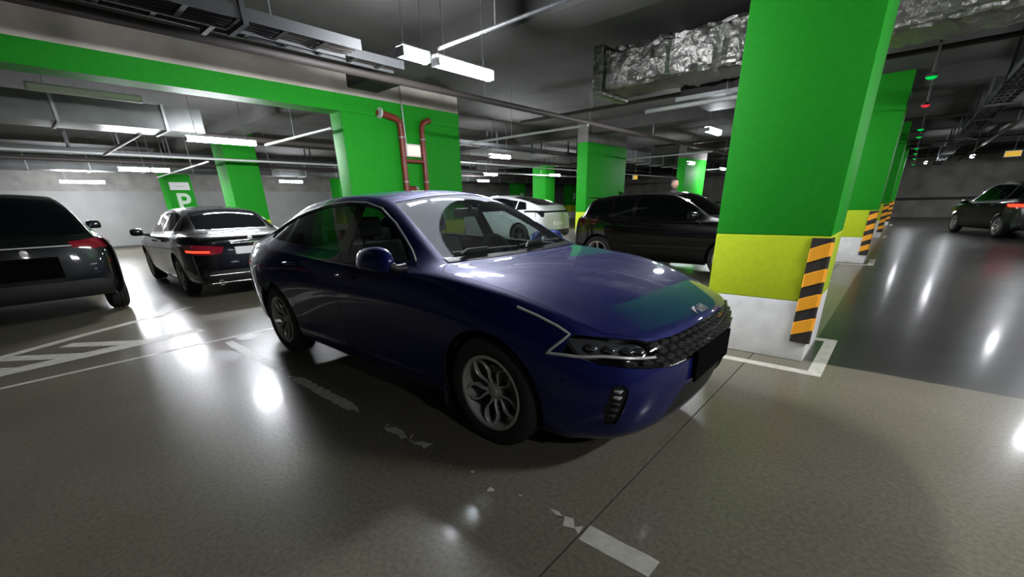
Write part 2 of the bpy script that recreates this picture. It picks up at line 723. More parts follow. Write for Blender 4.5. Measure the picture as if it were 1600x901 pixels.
def spoke_bm(kind, rim, h):
    """one spoke, pointing along +x, in the wheel plane (x, z), face at y=h"""
    b = bmesh.new()
    r0, r1 = .055, rim - .012
    if kind == 'petal':
        wid = tab([(0, .012), (.22, .024), (.5, .050), (.68, .050), (.86, .034), (1, .014)])
        bar = tab([(0, .012), (.3, .007), (1, .0065)])
        N = 10
        for s in (-1, 1):
            pv = None
            for k in range(N + 1):
                t = k / N
                x = r0 - .01 + (r1 + .012 - r0) * t
                zc_ = s * (wid(t) - bar(t) * .5)
                w_ = bar(t)
                y = h - .030 * (1 - t) ** 2 - .004
                q = [b.verts.new((x, y - .006, zc_ - w_)), b.verts.new((x, y, zc_ - w_ * .55)), b.verts.new((x, y, zc_ + w_ * .55)), b.verts.new((x, y - .006, zc_ + w_)),
                     b.verts.new((x, y - .035, zc_ + w_ * .8)), b.verts.new((x, y - .035, zc_ - w_ * .8))]
                if pv:
                    for j in range(6):
                        b.faces.new((pv[j], pv[(j + 1) % 6], q[(j + 1) % 6], q[j]))
                else:
                    b.faces.new(q)
                pv = q
            b.faces.new(pv[::-1])
    else:
        wid = tab([(0, .03), (.5, .017), (1, .024)])
        pv = None
        for k in range(7):
            t = k / 6
            x = r0 - .01 + (r1 + .012 - r0) * t
            w_ = wid(t)
            y = h - .03 * (1 - t) ** 2 - .004
            q = [b.verts.new((x, y - .006, -w_)), b.verts.new((x, y, -w_ * .6)), b.verts.new((x, y, w_ * .6)), b.verts.new((x, y - .006, w_)),
                 b.verts.new((x, y - .035, w_ * .8)), b.verts.new((x, y - .035, -w_ * .8))]
            if pv:
                for j in range(6):
                    b.faces.new((pv[j], pv[(j + 1) % 6], q[(j + 1) % 6], q[j]))
            else:
                b.faces.new(q)
            pv = q
        b.faces.new(pv[::-1])
    bmesh.ops.recalc_face_normals(b, faces=b.faces)
    return b

def wheels(root, wb, R, w, rim, yo, kind='plain', n=5, rim_m='rim', a0=0.0, detail=True):
    """yo: y of the outer tyre face; the outside of a wheel is modelled towards +y"""
    tm = bpy.data.meshes.new('tyre')
    b = tyre_bm(R, w, rim); b.to_mesh(tm); b.free()
    rm = bpy.data.meshes.new('rim')
    b = rim_bm(rim, w); b.to_mesh(rm); b.free()
    sm = bpy.data.meshes.new('spoke')
    b = spoke_bm(kind, rim, w / 2 * .86); b.to_mesh(sm); b.free()
    hm = bpy.data.meshes.new('hub_cap')
    b = bmesh.new()
    h = w / 2 * .86
    bm_lathe(b, [(.001, h - .028), (.022, h - .026), (.027, h - .032), (.050, h - .036), (.062, h - .045), (.062, h - .08), (.001, h - .08)], 28)
    bmesh.ops.recalc_face_normals(b, faces=b.faces)
    b.to_mesh(hm); b.free()
    dm = bpy.data.meshes.new('brake_disc')
    b = bmesh.new()
    bm_lathe(b, [(.001, .02), (.15, .02), (.152, .005), (.001, .005)], 40)
    bmesh.ops.recalc_face_normals(b, faces=b.faces)
    b.to_mesh(dm); b.free()
    cm = bpy.data.meshes.new('brake_caliper')
    b = bmesh.new()
    bm_box(b, .06, .165, -.03, .045, -.07, .07, 0, .012)
    b.to_mesh(cm); b.free()
    for me, mm in ((tm, 'rubber'), (rm, rim_m), (sm, rim_m), (hm, rim_m), (dm, 'disc'), (cm, 'caliper')):
        me.materials.append(MAT[mm])
        for p in me.polygons: p.use_smooth = True
        me.set_sharp_from_angle(angle=math.radians(38))
    for cx in (0, -wb):
        for s in (-1, 1):
            t = share('wheel', tm, root, (cx, s * (yo - w / 2), R), (0, 0, 0 if s > 0 else math.pi))
            share('rim', rm, t)
            share('hub_cap', hm, t)
            for k in range(n):
                ang = a0 + 2 * math.pi * k / n
                share('spoke', sm, t, rot=(0, -ang, 0))
            if detail:
                share('brake_disc', dm, t)
                share('brake_caliper', cm, t)

# ------------------------------------------------------------------ material set
mat('liner', (0.012, 0.012, 0.013), .8)
mat('rubber', (0.022, 0.021, 0.020), .75, noise=(30, .3))
mat('rim', (0.55, 0.53, 0.50), .32, .4)
mat('rim_dark', (0.10, 0.10, 0.10), .4, .7)
mat('disc', (0.18, 0.17, 0.16), .4, .9)
mat('caliper', (0.05, 0.05, 0.05), .5, .3)
mat('chrome', (0.75, 0.75, 0.76), .12, 1.0)
mat('satin', (0.62, 0.61, 0.58), .35, .35)
mat('black_gloss', (0.008, 0.008, 0.009), .12, coat=.6)
mat('black_plastic', (0.009, 0.009, 0.0095), .55)
mat('plate_black', (0.0012, 0.0012, 0.0012), .9, spec=.05)
mat('plate_white', (0.75, 0.75, 0.75), .5)
mat('grille_grey', (0.075, 0.07, 0.068), .35, .3)
mat('lamp_inner', (0.30, 0.30, 0.31), .25, .5)
mat('lens', (0.85, 0.87, 0.9), .06, .95)
mat('seat', (0.013, 0.013, 0.014), .75)
mat('dash', (0.010, 0.010, 0.011), .65)
glass_mat('glass_clear', (.62, .70, .68), 1.6)
dusty_glass('glass_screen', (.66, .74, .72), 1.55, ((-.50, .06, .66), (-.52, .60, .72)), (.008, .40), (.55, .58, .64))
glass_mat('glass_side', (.42, .49, .46), 1.45)
glass_mat('glass_rear', (.20, .235, .22), 1.45)
glass_mat('glass_lamp', (.78, .80, .82), 1.4)
mat('glass_dark', (0.004, 0.005, 0.006), .04, spec=.2)
mat('glass_red_dark', (0.05, 0.003, 0.006), .12, coat=.5)
mat('glass_red', (0.24, 0.008, 0.02), .12, coat=.8)
emit_mat('tail_lit', (1.0, 0.05, 0.02), .5)
paint_mat('blue_paint', (0.004, 0.009, 0.105), dust=.19, metal=.35, rough=.55, dustcol=(.11, .10, .13))
paint_mat('black_paint', (0.003, 0.003, 0.0035), dust=.05, metal=.2)
paint_mat('graphite_paint', (0.006, 0.007, 0.008), dust=.10, metal=.2, dustcol=(.08, .08, .08))
paint_mat('white_paint', (0.62, 0.63, 0.64), metal=0.0, rough=.4)

# ------------------------------------------------------------------ the blue sedan in front
def blue_sedan():
    root = empty('blue_sedan')
    tag(root, 'dark blue fastback sedan parked in the foreground beside the green pillar', 'car')
    P = dict(wb=2.85, tyre=.335, arch=.385, paint='blue_paint', under_w=.62)
    P['xs'] = [.50, .20, -.14, -.50, -.88, -1.26, -1.65, -2.05, -2.50, -2.95, -3.35, -3.62]
    P['xc'] = [.56, .22, -.13, -.475, -.80, -1.13, -1.58, -2.05, -2.50, -2.95, -3.40, -3.68]
    P['zc'] = [.893, .968, 1.005, 1.018, 1.228, 1.432, 1.478, 1.478, 1.445, 1.325, 1.130, 1.075]
    P['rail'] = [(.56, .872), (.61, .952), (.66, .993), (.725, 1.015), (.665, 1.205), (.590, 1.378), (.565, 1.424),
                 (.562, 1.422), (.560, 1.378), (.575, 1.270), (.62, 1.105), (.64, 1.035)]
    P['belt'] = [(.735, .825), (.775, .918), (.805, .962), (.825, .990), (.83, 1.0), (.835, 1.005), (.838, 1.02),
                 (.84, 1.035), (.835, 1.055), (.815, 1.065), (.775, 1.045), (.72, 1.01)]
    P['levels'] = [
        dict(F=.80, R=-3.86, Z=[(-4, .25), (-3.4, .22), (-2, .185), (0, .18), (1, .185)], W=[(1, .62), (.6, .78), (.3, .83), (-3.2, .83), (-3.7, .74)], s=1.15),
        dict(F=.885, R=-3.94, Z=[(-4, .34), (-3.4, .31), (-2, .26), (0, .255), (1, .27)], W=[(1, .70), (.6, .845), (.3, .885), (-.5, .885), (-1.5, .875), (-2.4, .885), (-2.85, .905), (-3.3, .87), (-3.7, .78)], s=1.1),
        dict(F=.925, R=-3.97, Z=[(-4, .56), (-3, .52), (-1.5, .47), (0, .46), (1, .46)], W=[(1, .72), (.6, .87), (.3, .915), (0, .925), (-.5, .905), (-1.5, .895), (-2.4, .905), (-2.85, .93), (-3.3, .905), (-3.7, .80)]),
        dict(F=.915, R=-3.94, Z=[(-4, .84), (-2.85, .80), (-1.5, .765), (-.5, .745), (0, .72), (.5, .655), (1, .63)], W=[(1, .70), (.7, .80), (.5, .872), (.3, .912), (0, .932), (-.5, .922), (-1.5, .920), (-2.4, .925), (-2.85, .935), (-3.3, .905), (-3.7, .80)]),
        dict(F=.845, R=-3.87, Z=[(-4, 1.03), (-3.6, .985), (-3.2, .99), (-2.5, .985), (-1.5, .960), (-.5, .940), (0, .905), (.3, .855), (.5, .803), (1, .745)],
             zf=[.762, .757, .748, .745, .752], W=[(1, .60), (.6, .775), (.3, .845), (0, .872), (-.5, .880), (-1.5, .888), (-2.5, .890), (-3.0, .865), (-3.4, .80), (-3.7, .72)]),
    ]
    P['crease'] = [('v', 2, .55, 3, 12), ('v', 4, .25, 1, 12), ('x', 4, .6, 0, 3), ('x', 0, .55, 0, 4), ('ring', 3, .28, 3, 18), ('v', 1, .18, 0, 4)]
    side = lambda c, n: c.y < -.45 and n.y < -.12
    allow = lambda c, n: True
    up = lambda c, n: c.z > .7 and n.z > .12
    fr = lambda c, n: c.x > .15 and n.x > -.05 and c.z < .80
    belt_pts = [(-.70, 1.015), (-1.0, 1.022), (-1.5, 1.040), (-2.0, 1.058), (-2.5, 1.078), (-2.95, 1.095)]
    roof_pts = [(-3.10, 1.135), (-2.95, 1.185), (-2.72, 1.258), (-2.45, 1.315), (-2.1, 1.362), (-1.75, 1.378), (-1.5, 1.368), (-1.28, 1.325), (-1.05, 1.225), (-.86, 1.12)]
    bt = tab(belt_pts)
    rt = tab(roof_pts)
    def win(x0, x1, slope0=0.0, slope1=0.0):
        """a pane between two uprights under the roof line and over the belt"""
        pts = []
        n = 7
        for k in range(n + 1):
            x = x0 + (x1 - x0) * k / n
            pts.append((x, bt(x)))
        for k in range(n + 1):
            x = (x1 + slope1) + ((x0 + slope0) - (x1 + slope1)) * k / n
            pts.append((x, rt(x)))
        return pts
    front_win = [(-.74, 1.016), (-1.05, 1.024), (-1.5, 1.040), (-1.53, 1.365), (-1.40, 1.350), (-1.28, 1.322), (-1.05, 1.222), (-.86, 1.115)]
    rear_win = [(-1.66, 1.046), (-2.0, 1.058), (-2.52, 1.079), (-2.60, 1.285), (-2.45, 1.315), (-2.1, 1.362), (-1.75, 1.376), (-1.64, 1.374)]
    quarter = [(-2.58, 1.082), (-2.95, 1.100), (-3.08, 1.138), (-2.95, 1.182), (-2.72, 1.255), (-2.655, 1.272)]
    # windscreen outline in plan; runs just inside the rail
    ws = [(-.50, .02), (-.502, -.25), (-.515, -.50), (-.545, -.685), (-.64, -.668), (-.88, -.622), (-1.10, -.578), (-1.215, -.545), (-1.19, -.42), (-1.16, -.2), (-1.15, .02)]
    rw = [(-2.52, .02), (-2.54, -.30), (-2.60, -.52), (-2.95, -.535), (-3.25, -.555), (-3.36, -.53), (-3.42, -.25), (-3.43, .02)]
    hood = [(.875, .02), (.87, -.30), (.83, -.50), (.74, -.640), (.62, -.735), (.50, -.790), (.20, -.812), (-.12, -.818), (-.42, -.820), (-.50, -.72), (-.475, -.50), (-.465, -.25), (-.463, .02)]
    roofp = [(-1.165, .02), (-1.18, -.25), (-1.24, -.515), (-1.65, -.525), (-2.05, -.522), (-2.48, -.515), (-2.50, -.25), (-2.50, .02)]
    fdoor = [(-.47, .285), (-.50, .60), (-.50, .90), (-.60, .985), (-.74, 1.008), (-1.05, 1.016), (-1.5, 1.032), (-1.588, 1.036), (-1.60, .80), (-1.585, .50), (-1.575, .285)]
    rdoor = [(-1.575, .285), (-1.585, .50), (-1.60, .80), (-1.588, 1.036), (-2.0, 1.050), (-2.53, 1.071), (-2.60, .92), (-2.56, .78), (-2.44, .64), (-2.41, .45), (-2.41, .285)]
    headl = [(-.875, .672), (-.845, .672), (-.78, .680), (-.68, .670), (-.60, .662), (-.565, .680), (-.58, .718), (-.64, .738), (-.74, .752), (-.815, .766), (-.838, .745), (-.855, .71)]
    grille = [(.02, .728), (-.25, .722), (-.44, .718), (-.60, .724), (-.60, .675), (-.61, .652), (-.66, .652), (-.78, .664), (-.84, .660), (-.80, .636), (-.66, .612), (-.48, .588), (-.30, .582), (.02, .582)]
    vent = [(-.795, .535), (-.765, .545), (-.750, .52), (-.772, .33), (-.80, .33), (-.815, .42)]
    intake = [(.02, .44), (-.34, .44), (-.40, .40), (-.50, .245), (.02, .235)]
    bumper = [(.395, .05), (.375, .50), (.31, .645), (.42, .685), (1.2, .73), (1.2, .05)]
    trunk = [(-3.45, .02), (-3.44, -.25), (-3.38, -.545), (-3.55, -.60), (-3.80, -.62), (-4.1, -.62), (-4.1, .02)]
    P['parts'] = [
        ('front_window', 'side', front_win, side, 'glass_side', 'pair', .001, .006),
        ('rear_window', 'side', rear_win, side, 'glass_rear', 'pair', .001, .006),
        ('quarter_window', 'side', quarter, side, 'glass_rear', 'pair', .001, .006),
        ('pillar_trim', 'side', [(-1.5, 1.040), (-1.66, 1.046), (-1.64, 1.374), (-1.53, 1.365)], side, 'black_gloss', 'pair', .0, .003),
        ('pillar_trim', 'side', [(-2.52, 1.079), (-2.58, 1.082), (-2.655, 1.272), (-2.60, 1.285)], side, 'black_gloss', 'pair', .0, .003),
        ('windscreen', 'top', ws, up, 'glass_screen', 'join', .001, .004),
        ('back_window', 'top', rw, up, 'glass_rear', 'join', .001, .004),
        ('headlamp_lens', 'front', headl, fr, 'glass_lamp', 'pair', .001, .0),
        ('grille', 'front', grille, fr, 'black_gloss', 'join', .002, .012),
        ('corner_vent', 'front', vent, fr, 'black_plastic', 'pair', .002, .014),
        ('lower_intake', 'front', intake, fr, 'black_plastic', 'join', .002, .012),
        ('hood', 'top', hood, up, 'blue_paint', 'join', .003, .0),
        ('roof_panel', 'top', roofp, up, 'blue_paint', 'join', .002, .0),
        ('front_door', 'side', fdoor, lambda c, n: c.y < -.6, 'blue_paint', 'pair', .003, .0),
        ('rear_door', 'side', rdoor, lambda c, n: c.y < -.6, 'blue_paint', 'pair', .003, .0),
        ('front_bumper', 'side', bumper, lambda c, n: c.x > .28 and c.z < .742, 'blue_paint', 'join', .0015, .0),
        ('boot_lid', 'top', trunk, lambda c, n: c.x < -3.3 and c.z > .93, 'blue_paint', 'join', .002, .0),
    ]
    bvh, parts = car_body(P, root, 3)
    def on(p, off=.004):
        q, n, i, d = bvh.find_nearest(Vector(p))
        return q + n * off
    def from_side(x, z, s=-1, off=.004):
        q, n, i, d = bvh.ray_cast(Vector((x, s * 2, z)), Vector((0, -s, 0)))
        if q is None: return None
        if n.y * s < 0: n = -n
        return q + n * off
    def from_front(y, z, off=.004):
        q, n, i, d = bvh.ray_cast(Vector((2, y, z)), Vector((-1, 0, 0)))
        if n.x < 0: n = -n
        return q + n * off, n
    def dense(pts, n=4):
        out = []
        for a, b in zip(pts[:-1], pts[1:]):
            for k in range(n):
                out.append(tuple(a[i] + (b[i] - a[i]) * k / n for i in range(len(a))))
        out.append(pts[-1])
        return out
    lamps = parts['headlamp_lens']
    for s in (-1, 1):
        lens = lamps[0 if s < 0 else 1]
        # bright trim above the side glass, running down to the tail
        line = dense([(-.70, 1.028), (-.80, 1.095), (-.90, 1.155), (-1.05, 1.245), (-1.28, 1.345), (-1.5, 1.385), (-1.75, 1.394), (-2.1, 1.378), (-2.45, 1.330), (-2.72, 1.272), (-2.95, 1.198), (-3.15, 1.120), (-3.35, 1.055), (-3.6, 1.012), (-3.8, 1.0)], 3)
        pts = [from_side(x, z, s) for x, z in line]
        tube('window_trim', [p for p in pts if p], .0065, 'satin', root, 6)
        # chrome daytime strip: a hook down the wing, then along under the lamp
        zl = dense([(.20, .865), (.32, .835), (.43, .797), (.495, .765)], 3)
        pts = [from_side(x, z, s, .003) for x, z in zl]
        hook = dense([(.495, .765), (.47, .735), (.425, .690), (.405, .670)], 2)
        pts2 = [from_side(x, z, s, .003) for x, z in hook]
        low = dense([(.865, .670), (.845, .667), (.78, .672), (.68, .662), (.60, .655)], 3)
        pts3 = [from_front(s * y, z, .003)[0] for y, z in low]
        tube('daytime_strip', [p for p in pts + pts2[1:] if p] + pts3, .0075, 'satin', root, 6)
        # lamp bowl behind the lens with projector units
        bwl = bmesh.new()
        rows = []
        for y, za, zb_ in ((.84, .68, .755), (.76, .682, .752), (.68, .675, .737), (.62, .668, .730), (.585, .674, .715)):
            ra_, n1 = from_front(s * y, za, -.055)
            rb_, n2 = from_front(s * y, zb_, -.055)
            rows.append((bwl.verts.new(ra_), bwl.verts.new(rb_)))
        for a, b in zip(rows[:-1], rows[1:]):
            bwl.faces.new((a[0], a[1], b[1], b[0]))
        g = bmesh.ops.extrude_face_region(bwl, geom=list(bwl.faces))['geom']
        for v in g:
            if isinstance(v, bmesh.types.BMVert): v.co.x -= .03
        bmesh.ops.recalc_face_normals(bwl, faces=bwl.faces)
        link('reflector', bwl, 'lamp_inner', lens)
        for y in (.79, .745, .69, .64):
            p, n = from_front(s * y, .708 - (.785 - y) * .12, -.032)
            pr = bmesh.new()
            bm_lathe(pr, [(.001, .022), (.010, .019), (.017, .010), (.020, -.002), (.020, -.03), (.001, -.03)], 18, 'x', p)
            bmesh.ops.recalc_face_normals(pr, faces=pr.faces)
            link('projector', pr, 'lens', lens, 40)
        # corner vent fins
        vn = parts['corner_vent'][0 if s < 0 else 1]
        for k in range(5):
            z = .385 + k * .032
            p, n = from_front(s * (.785 - k * .003), z, .0)
            fb = bmesh.new()
            bm_box(fb, p.x - .03, p.x + .004, p.y - .017, p.y + .017, z - .005, z + .005, 0, .003)
            link('vent_fin', fb, 'satin' if k in (3, 4) else 'grille_grey', vn)
        # door handles
        for x, z, door in ((-1.42, .885, parts['front_door'][0 if s < 0 else 1]), (-2.33, .915, parts['rear_door'][0 if s < 0 else 1])):
            hp = [from_side(x + d, z + d * .02, s, o_) for d, o_ in ((.11, .004), (.085, .030), (0, .036), (-.085, .030), (-.11, .004))]
            hb = bmesh.new()
            bm_tube(hb, hp, .012, 8, radii=[.010, .012, .013, .012, .010])
            link('door_handle', hb, 'blue_paint', door, 50)
        # side repeater / parking sensor on the bumper side, reflector of the wing
        # mirror
        mb = bmesh.new()
        bmesh.ops.create_cube(mb, size=1)
        for v in mb.verts:
            x, y, z = v.co
            f = 1 if x > 0 else 0
            # folded back against the door: long in x, flat in y, taller at the hinge end
            v.co = Vector((-.955 + x * .42, s * (.935 + y * (.16 if z < 0 else .12)), 1.055 + z * (.185 - (.055 if not f else 0)) + (-.012 if not f else .0)))
        me = bpy.data.meshes.new('mirror_cage')
        if s < 0: bmesh.ops.reverse_faces(mb, faces=mb.faces)
        bmesh.ops.recalc_face_normals(mb, faces=mb.faces)
        lay = mb.edges.layers.float.new('crease_edge')
        for e in mb.edges:
            e[lay] = .12
            if all(v.co.z < 1.0 for v in e.verts): e[lay] = .45
        mb.to_mesh(me)
        mb.free()
        o = bpy.data.objects.new('c', me)
        COL.objects.link(o)
        md = o.modifiers.new('s', 'SUBSURF')
        md.levels = 3
        dg = bpy.context.evaluated_depsgraph_get()
        me2 = bpy.data.meshes.new_from_object(o.evaluated_get(dg))
        bpy.data.objects.remove(o)
        mo = link('wing_mirror', me2, 'blue_paint', root, 60)
        # mirror foot and glass
        tube('mirror_foot', [(-.76, s * .84, .985), (-.765, s * .90, .985), (-.78, s * .94, 1.01)], .03, 'black_plastic', mo, 8, radii=[.035, .028, .03])
        gb = bmesh.new()
        bm_prism(gb, [(-.075, -.045), (.075, -.05), (.085, 0), (.07, .045), (-.06, .05), (-.085, .0)], lambda u, v, d: Vector((-.94 + u, s * (.878 - d), 1.05 + v * .9)), .004)
        link('mirror_glass', gb, 'chrome', mo)
        # seats
        for sx, nm in ((-1.45, 'front_seat'),):
            st = bmesh.new()
            y0 = s * .37
            bm_box(st, sx - .28, sx + .25, y0 - .25, y0 + .25, .30, .55, 0, .06)
            so = link(nm, st, 'seat', root, 50)
            bb = bmesh.new()
            bm_box(bb, -.07, .07, -.25, .25, 0, .62, 0, .05)
            bmesh.ops.rotate(bb, verts=bb.verts, cent=(0, 0, 0), matrix=Matrix.Rotation(math.radians(-20), 3, 'Y'))
            bmesh.ops.translate(bb, verts=bb.verts, vec=(sx - .23, y0, .47))
            link('seat_back', bb, 'seat', so, 50)
            hb = bmesh.new()
            bm_box(hb, -.05, .05, -.13, .13, .0, .17, 0, .04)
            bmesh.ops.rotate(hb, verts=hb.verts, cent=(0, 0, 0), matrix=Matrix.Rotation(math.radians(-12), 3, 'Y'))
            bmesh.ops.translate(hb, verts=hb.verts, vec=(sx - .46, y0, 1.11))
            link('headrest', hb, 'seat', so, 50)
            for dy in (-.06, .06):
                tube('headrest_post', [(sx - .44, y0 + dy, 1.02), (sx - .46, y0 + dy, 1.13)], .007, 'chrome', so, 6)
        # mudflap behind the front wheel
        mfb = bmesh.new()
        bm_box(mfb, -.418, -.403, min(s * .72, s * .895), max(s * .72, s * .895), .14, .34, 0, .004)
        link('mudflap', mfb, 'rubber', root)
        # side repeater dot on the wing: small round sensor on bumper side
        p = from_side(.50, .545, s, .0)
        if p:
            sb = bmesh.new()
            bm_lathe(sb, [(.001, .003), (.010, .002), (.012, -.004), (.001, -.004)], 14, 'y', p)
            link('parking_sensor', sb, 'blue_paint', parts['front_bumper'][0], 40)
    # rear bench, dashboard, wheel, inner mirror, tub
    rb = bmesh.new()
    bm_box(rb, -2.75, -2.2, -.62, .62, .30, .52, 0, .06)
    ro = link('rear_seat', rb, 'seat', root, 50)
    bb = bmesh.new()
    bm_box(bb, -.08, .06, -.62, .62, 0, .58, 0, .05)
    bmesh.ops.rotate(bb, verts=bb.verts, cent=(0, 0, 0), matrix=Matrix.Rotation(math.radians(-25), 3, 'Y'))
    bmesh.ops.translate(bb, verts=bb.verts, vec=(-2.66, 0, .46))
    link('seat_back', bb, 'seat', ro, 50)
    for y in (-.38, .38):
        hb = bmesh.new()
        bm_box(hb, -2.98, -2.88, y - .13, y + .13, 1.0, 1.13, 0, .03)
        link('headrest', hb, 'seat', ro, 50)
    db = bmesh.new()
    prof = [(-.53, .94), (-.66, .99), (-.82, .99), (-.93, .95), (-.98, .86), (-.90, .70), (-.5, .60)]
    bm_prism(db, prof, lambda u, v, d: Vector((u, -.72 + d, v)), 1.44)
    do = link('dashboard', db, 'dash', root, 30)
    vb = bmesh.new()
    bm_box(vb, -.99, -.96, -.08, .12, .95, 1.03, 0, .008)
    link('centre_display', vb, 'black_gloss', do)
    sw = bmesh.new()
    seg = 28
    pts = []
    for k in range(seg + 1):
        a = 2 * math.pi * k / seg
        pts.append((0, .185 * math.cos(a), .185 * math.sin(a)))
    bm_tube(sw, pts, .016, 8, cap=False)
    bmesh.ops.rotate(sw, verts=sw.verts, cent=(0, 0, 0), matrix=Matrix.Rotation(math.radians(-24), 3, 'Y'))
    bmesh.ops.translate(sw, verts=sw.verts, vec=(-1.06, .37, .93))
    so = link('steering_wheel', sw, 'black_plastic', root, 60)
    hb = bmesh.new()
    bm_box(hb, -.02, .02, -.07, .07, -.06, .06, 0, .015)
    bm_box(hb, -.01, .01, -.18, .18, -.015, .015, 0, .005)
    bmesh.ops.rotate(hb, verts=hb.verts, cent=(0, 0, 0), matrix=Matrix.Rotation(math.radians(-24), 3, 'Y'))
    bmesh.ops.translate(hb, verts=hb.verts, vec=(-1.06, .37, .93))
    link('wheel_hub', hb, 'black_plastic', so, 40)
    ib = bmesh.new()
    bm_box(ib, -1.06, -1.03, -.125, .125, 1.265, 1.33, 0, .012)
    io = link('inner_mirror', ib, 'black_plastic', root, 40)
    tube('mirror_stalk', [(-.99, 0, 1.345), (-1.03, 0, 1.30)], .01, 'black_plastic', io)
    tb = bmesh.new()
    bm_box(tb, -3.0, -.45, -.78, .78, .24, .30)
    link('cabin_floor', tb, 'liner', root)
    bk = bmesh.new()
    bm_box(bk, -3.45, -2.86, -.60, .60, .96, .985, 0, .005)
    link('parcel_shelf', bk, 'dash', root)
    # wipers and cowl
    def glass_at(x, y, off):
        q, nn, i, d = bvh.ray_cast(Vector((x, y, 3)), Vector((0, 0, -1)))
        if nn.z < 0: nn = -nn
        return q + nn * off
    cb = bmesh.new()
    n = 14
    pv = None
    for k in range(n + 1):
        y = -.69 + 1.38 * k / n
        dx = -.045 * (abs(y) / .69) ** 2
        q = [cb.verts.new(glass_at(-.462 + dx, y, .004)), cb.verts.new(glass_at(-.485 + dx, y, .006)), cb.verts.new(glass_at(-.512 + dx, y, .004))]
        if pv:
            cb.faces.new((pv[0], q[0], q[1], pv[1]))
            cb.faces.new((pv[1], q[1], q[2], pv[2]))
        pv = q
    link('cowl', cb, 'black_plastic', root, 60)
    for (xa, ya, xb, yb) in ((-.575, -.60, -.535, .0), (-.54, .03, -.58, .60)):
        pts = [glass_at(xa + (xb - xa) * k / 8, ya + (yb - ya) * k / 8, .010) for k in range(9)]
        w = tube('wiper_blade', pts, .007, 'rubber', root, 6)
        arm = [glass_at(-.505 if ya > -.1 else -.54, ya + .04, .018)] + [glass_at(xa + (xb - xa) * t, ya + (yb - ya) * t, .022) for t in (.2, .5)]
        tube('wiper_arm', arm, .008, 'black_plastic', w, 6)
    # grille blades: rows of short slanted scales
    gm = bpy.data.meshes.new('grille_blade')
    b = bmesh.new()
    pr = [(-.036, -.004), (-.014, .0135), (.024, .0135), (.036, .003), (.014, -.0060), (-.016, -.0135)]
    aa = [b.verts.new((0.010 if i in (1, 2) else 0.0, u, v)) for i, (u, v) in enumerate(pr)]
    cc = [b.verts.new((-.012, u, v)) for u, v in pr]
    b.faces.new(aa)
    b.faces.new(cc[::-1])
    for i in range(6): b.faces.new((aa[i], cc[i], cc[(i + 1) % 6], aa[(i + 1) % 6]))
    bmesh.ops.recalc_face_normals(b, faces=b.faces)
    b.to_mesh(gm)
    b.free()
    gm.materials.append(MAT['grille_grey'])
    gpoly = grille + [(-y, z) for y, z in reversed(grille)]
    for r in range(4):
        z = .603 + r * .034
        for k in range(-12, 13):
            y = k * .076 + (.038 if r % 2 else 0)
            if not inside(gpoly, y, z) or not inside(gpoly, abs(y) + .022 if y > 0 else -abs(y) - .022, z): continue
            p, nn = from_front(y, z, -.003)
            o = share('grille_blade', gm, parts['grille'][0], p, (0, 0, math.atan2(nn.y, nn.x)), (1, 1 if y > 0 else -1, 1))
    # number plate (blacked out) on its holder
    pb = bmesh.new()
    bm_box(pb, .925, .940, -.285, .285, .445, .612, 0, .004)
    link('number_plate', pb, 'plate_black', root)
    # letters of the badge on the hood lip
    badge = bmesh.new()
    for st in ([(-.066, .022), (-.066, -.022)], [(-.066, -.012), (-.030, .022), (-.018, -.022)], [(-.030, .022), (-.004, -.022)], [(-.004, -.022), (.012, .022), (.012, -.022)], [(.012, .022), (.040, -.022)], [(.026, -.022), (.050, .022), (.066, -.022)]):
        p3 = []
        for u, v in st:
            q = on((.825 - v * 1.15, u * 1.25, .778 + v * .35), .003)
            p3.append(q)
        bm_tube(badge, p3, .0034, 6)
    link('badge', badge, 'satin', root)
    # sensor glint under the badge
    wheels(root, 2.85, .335, .215, .222, .905, 'petal', 5, 'rim', math.radians(59))
    return root

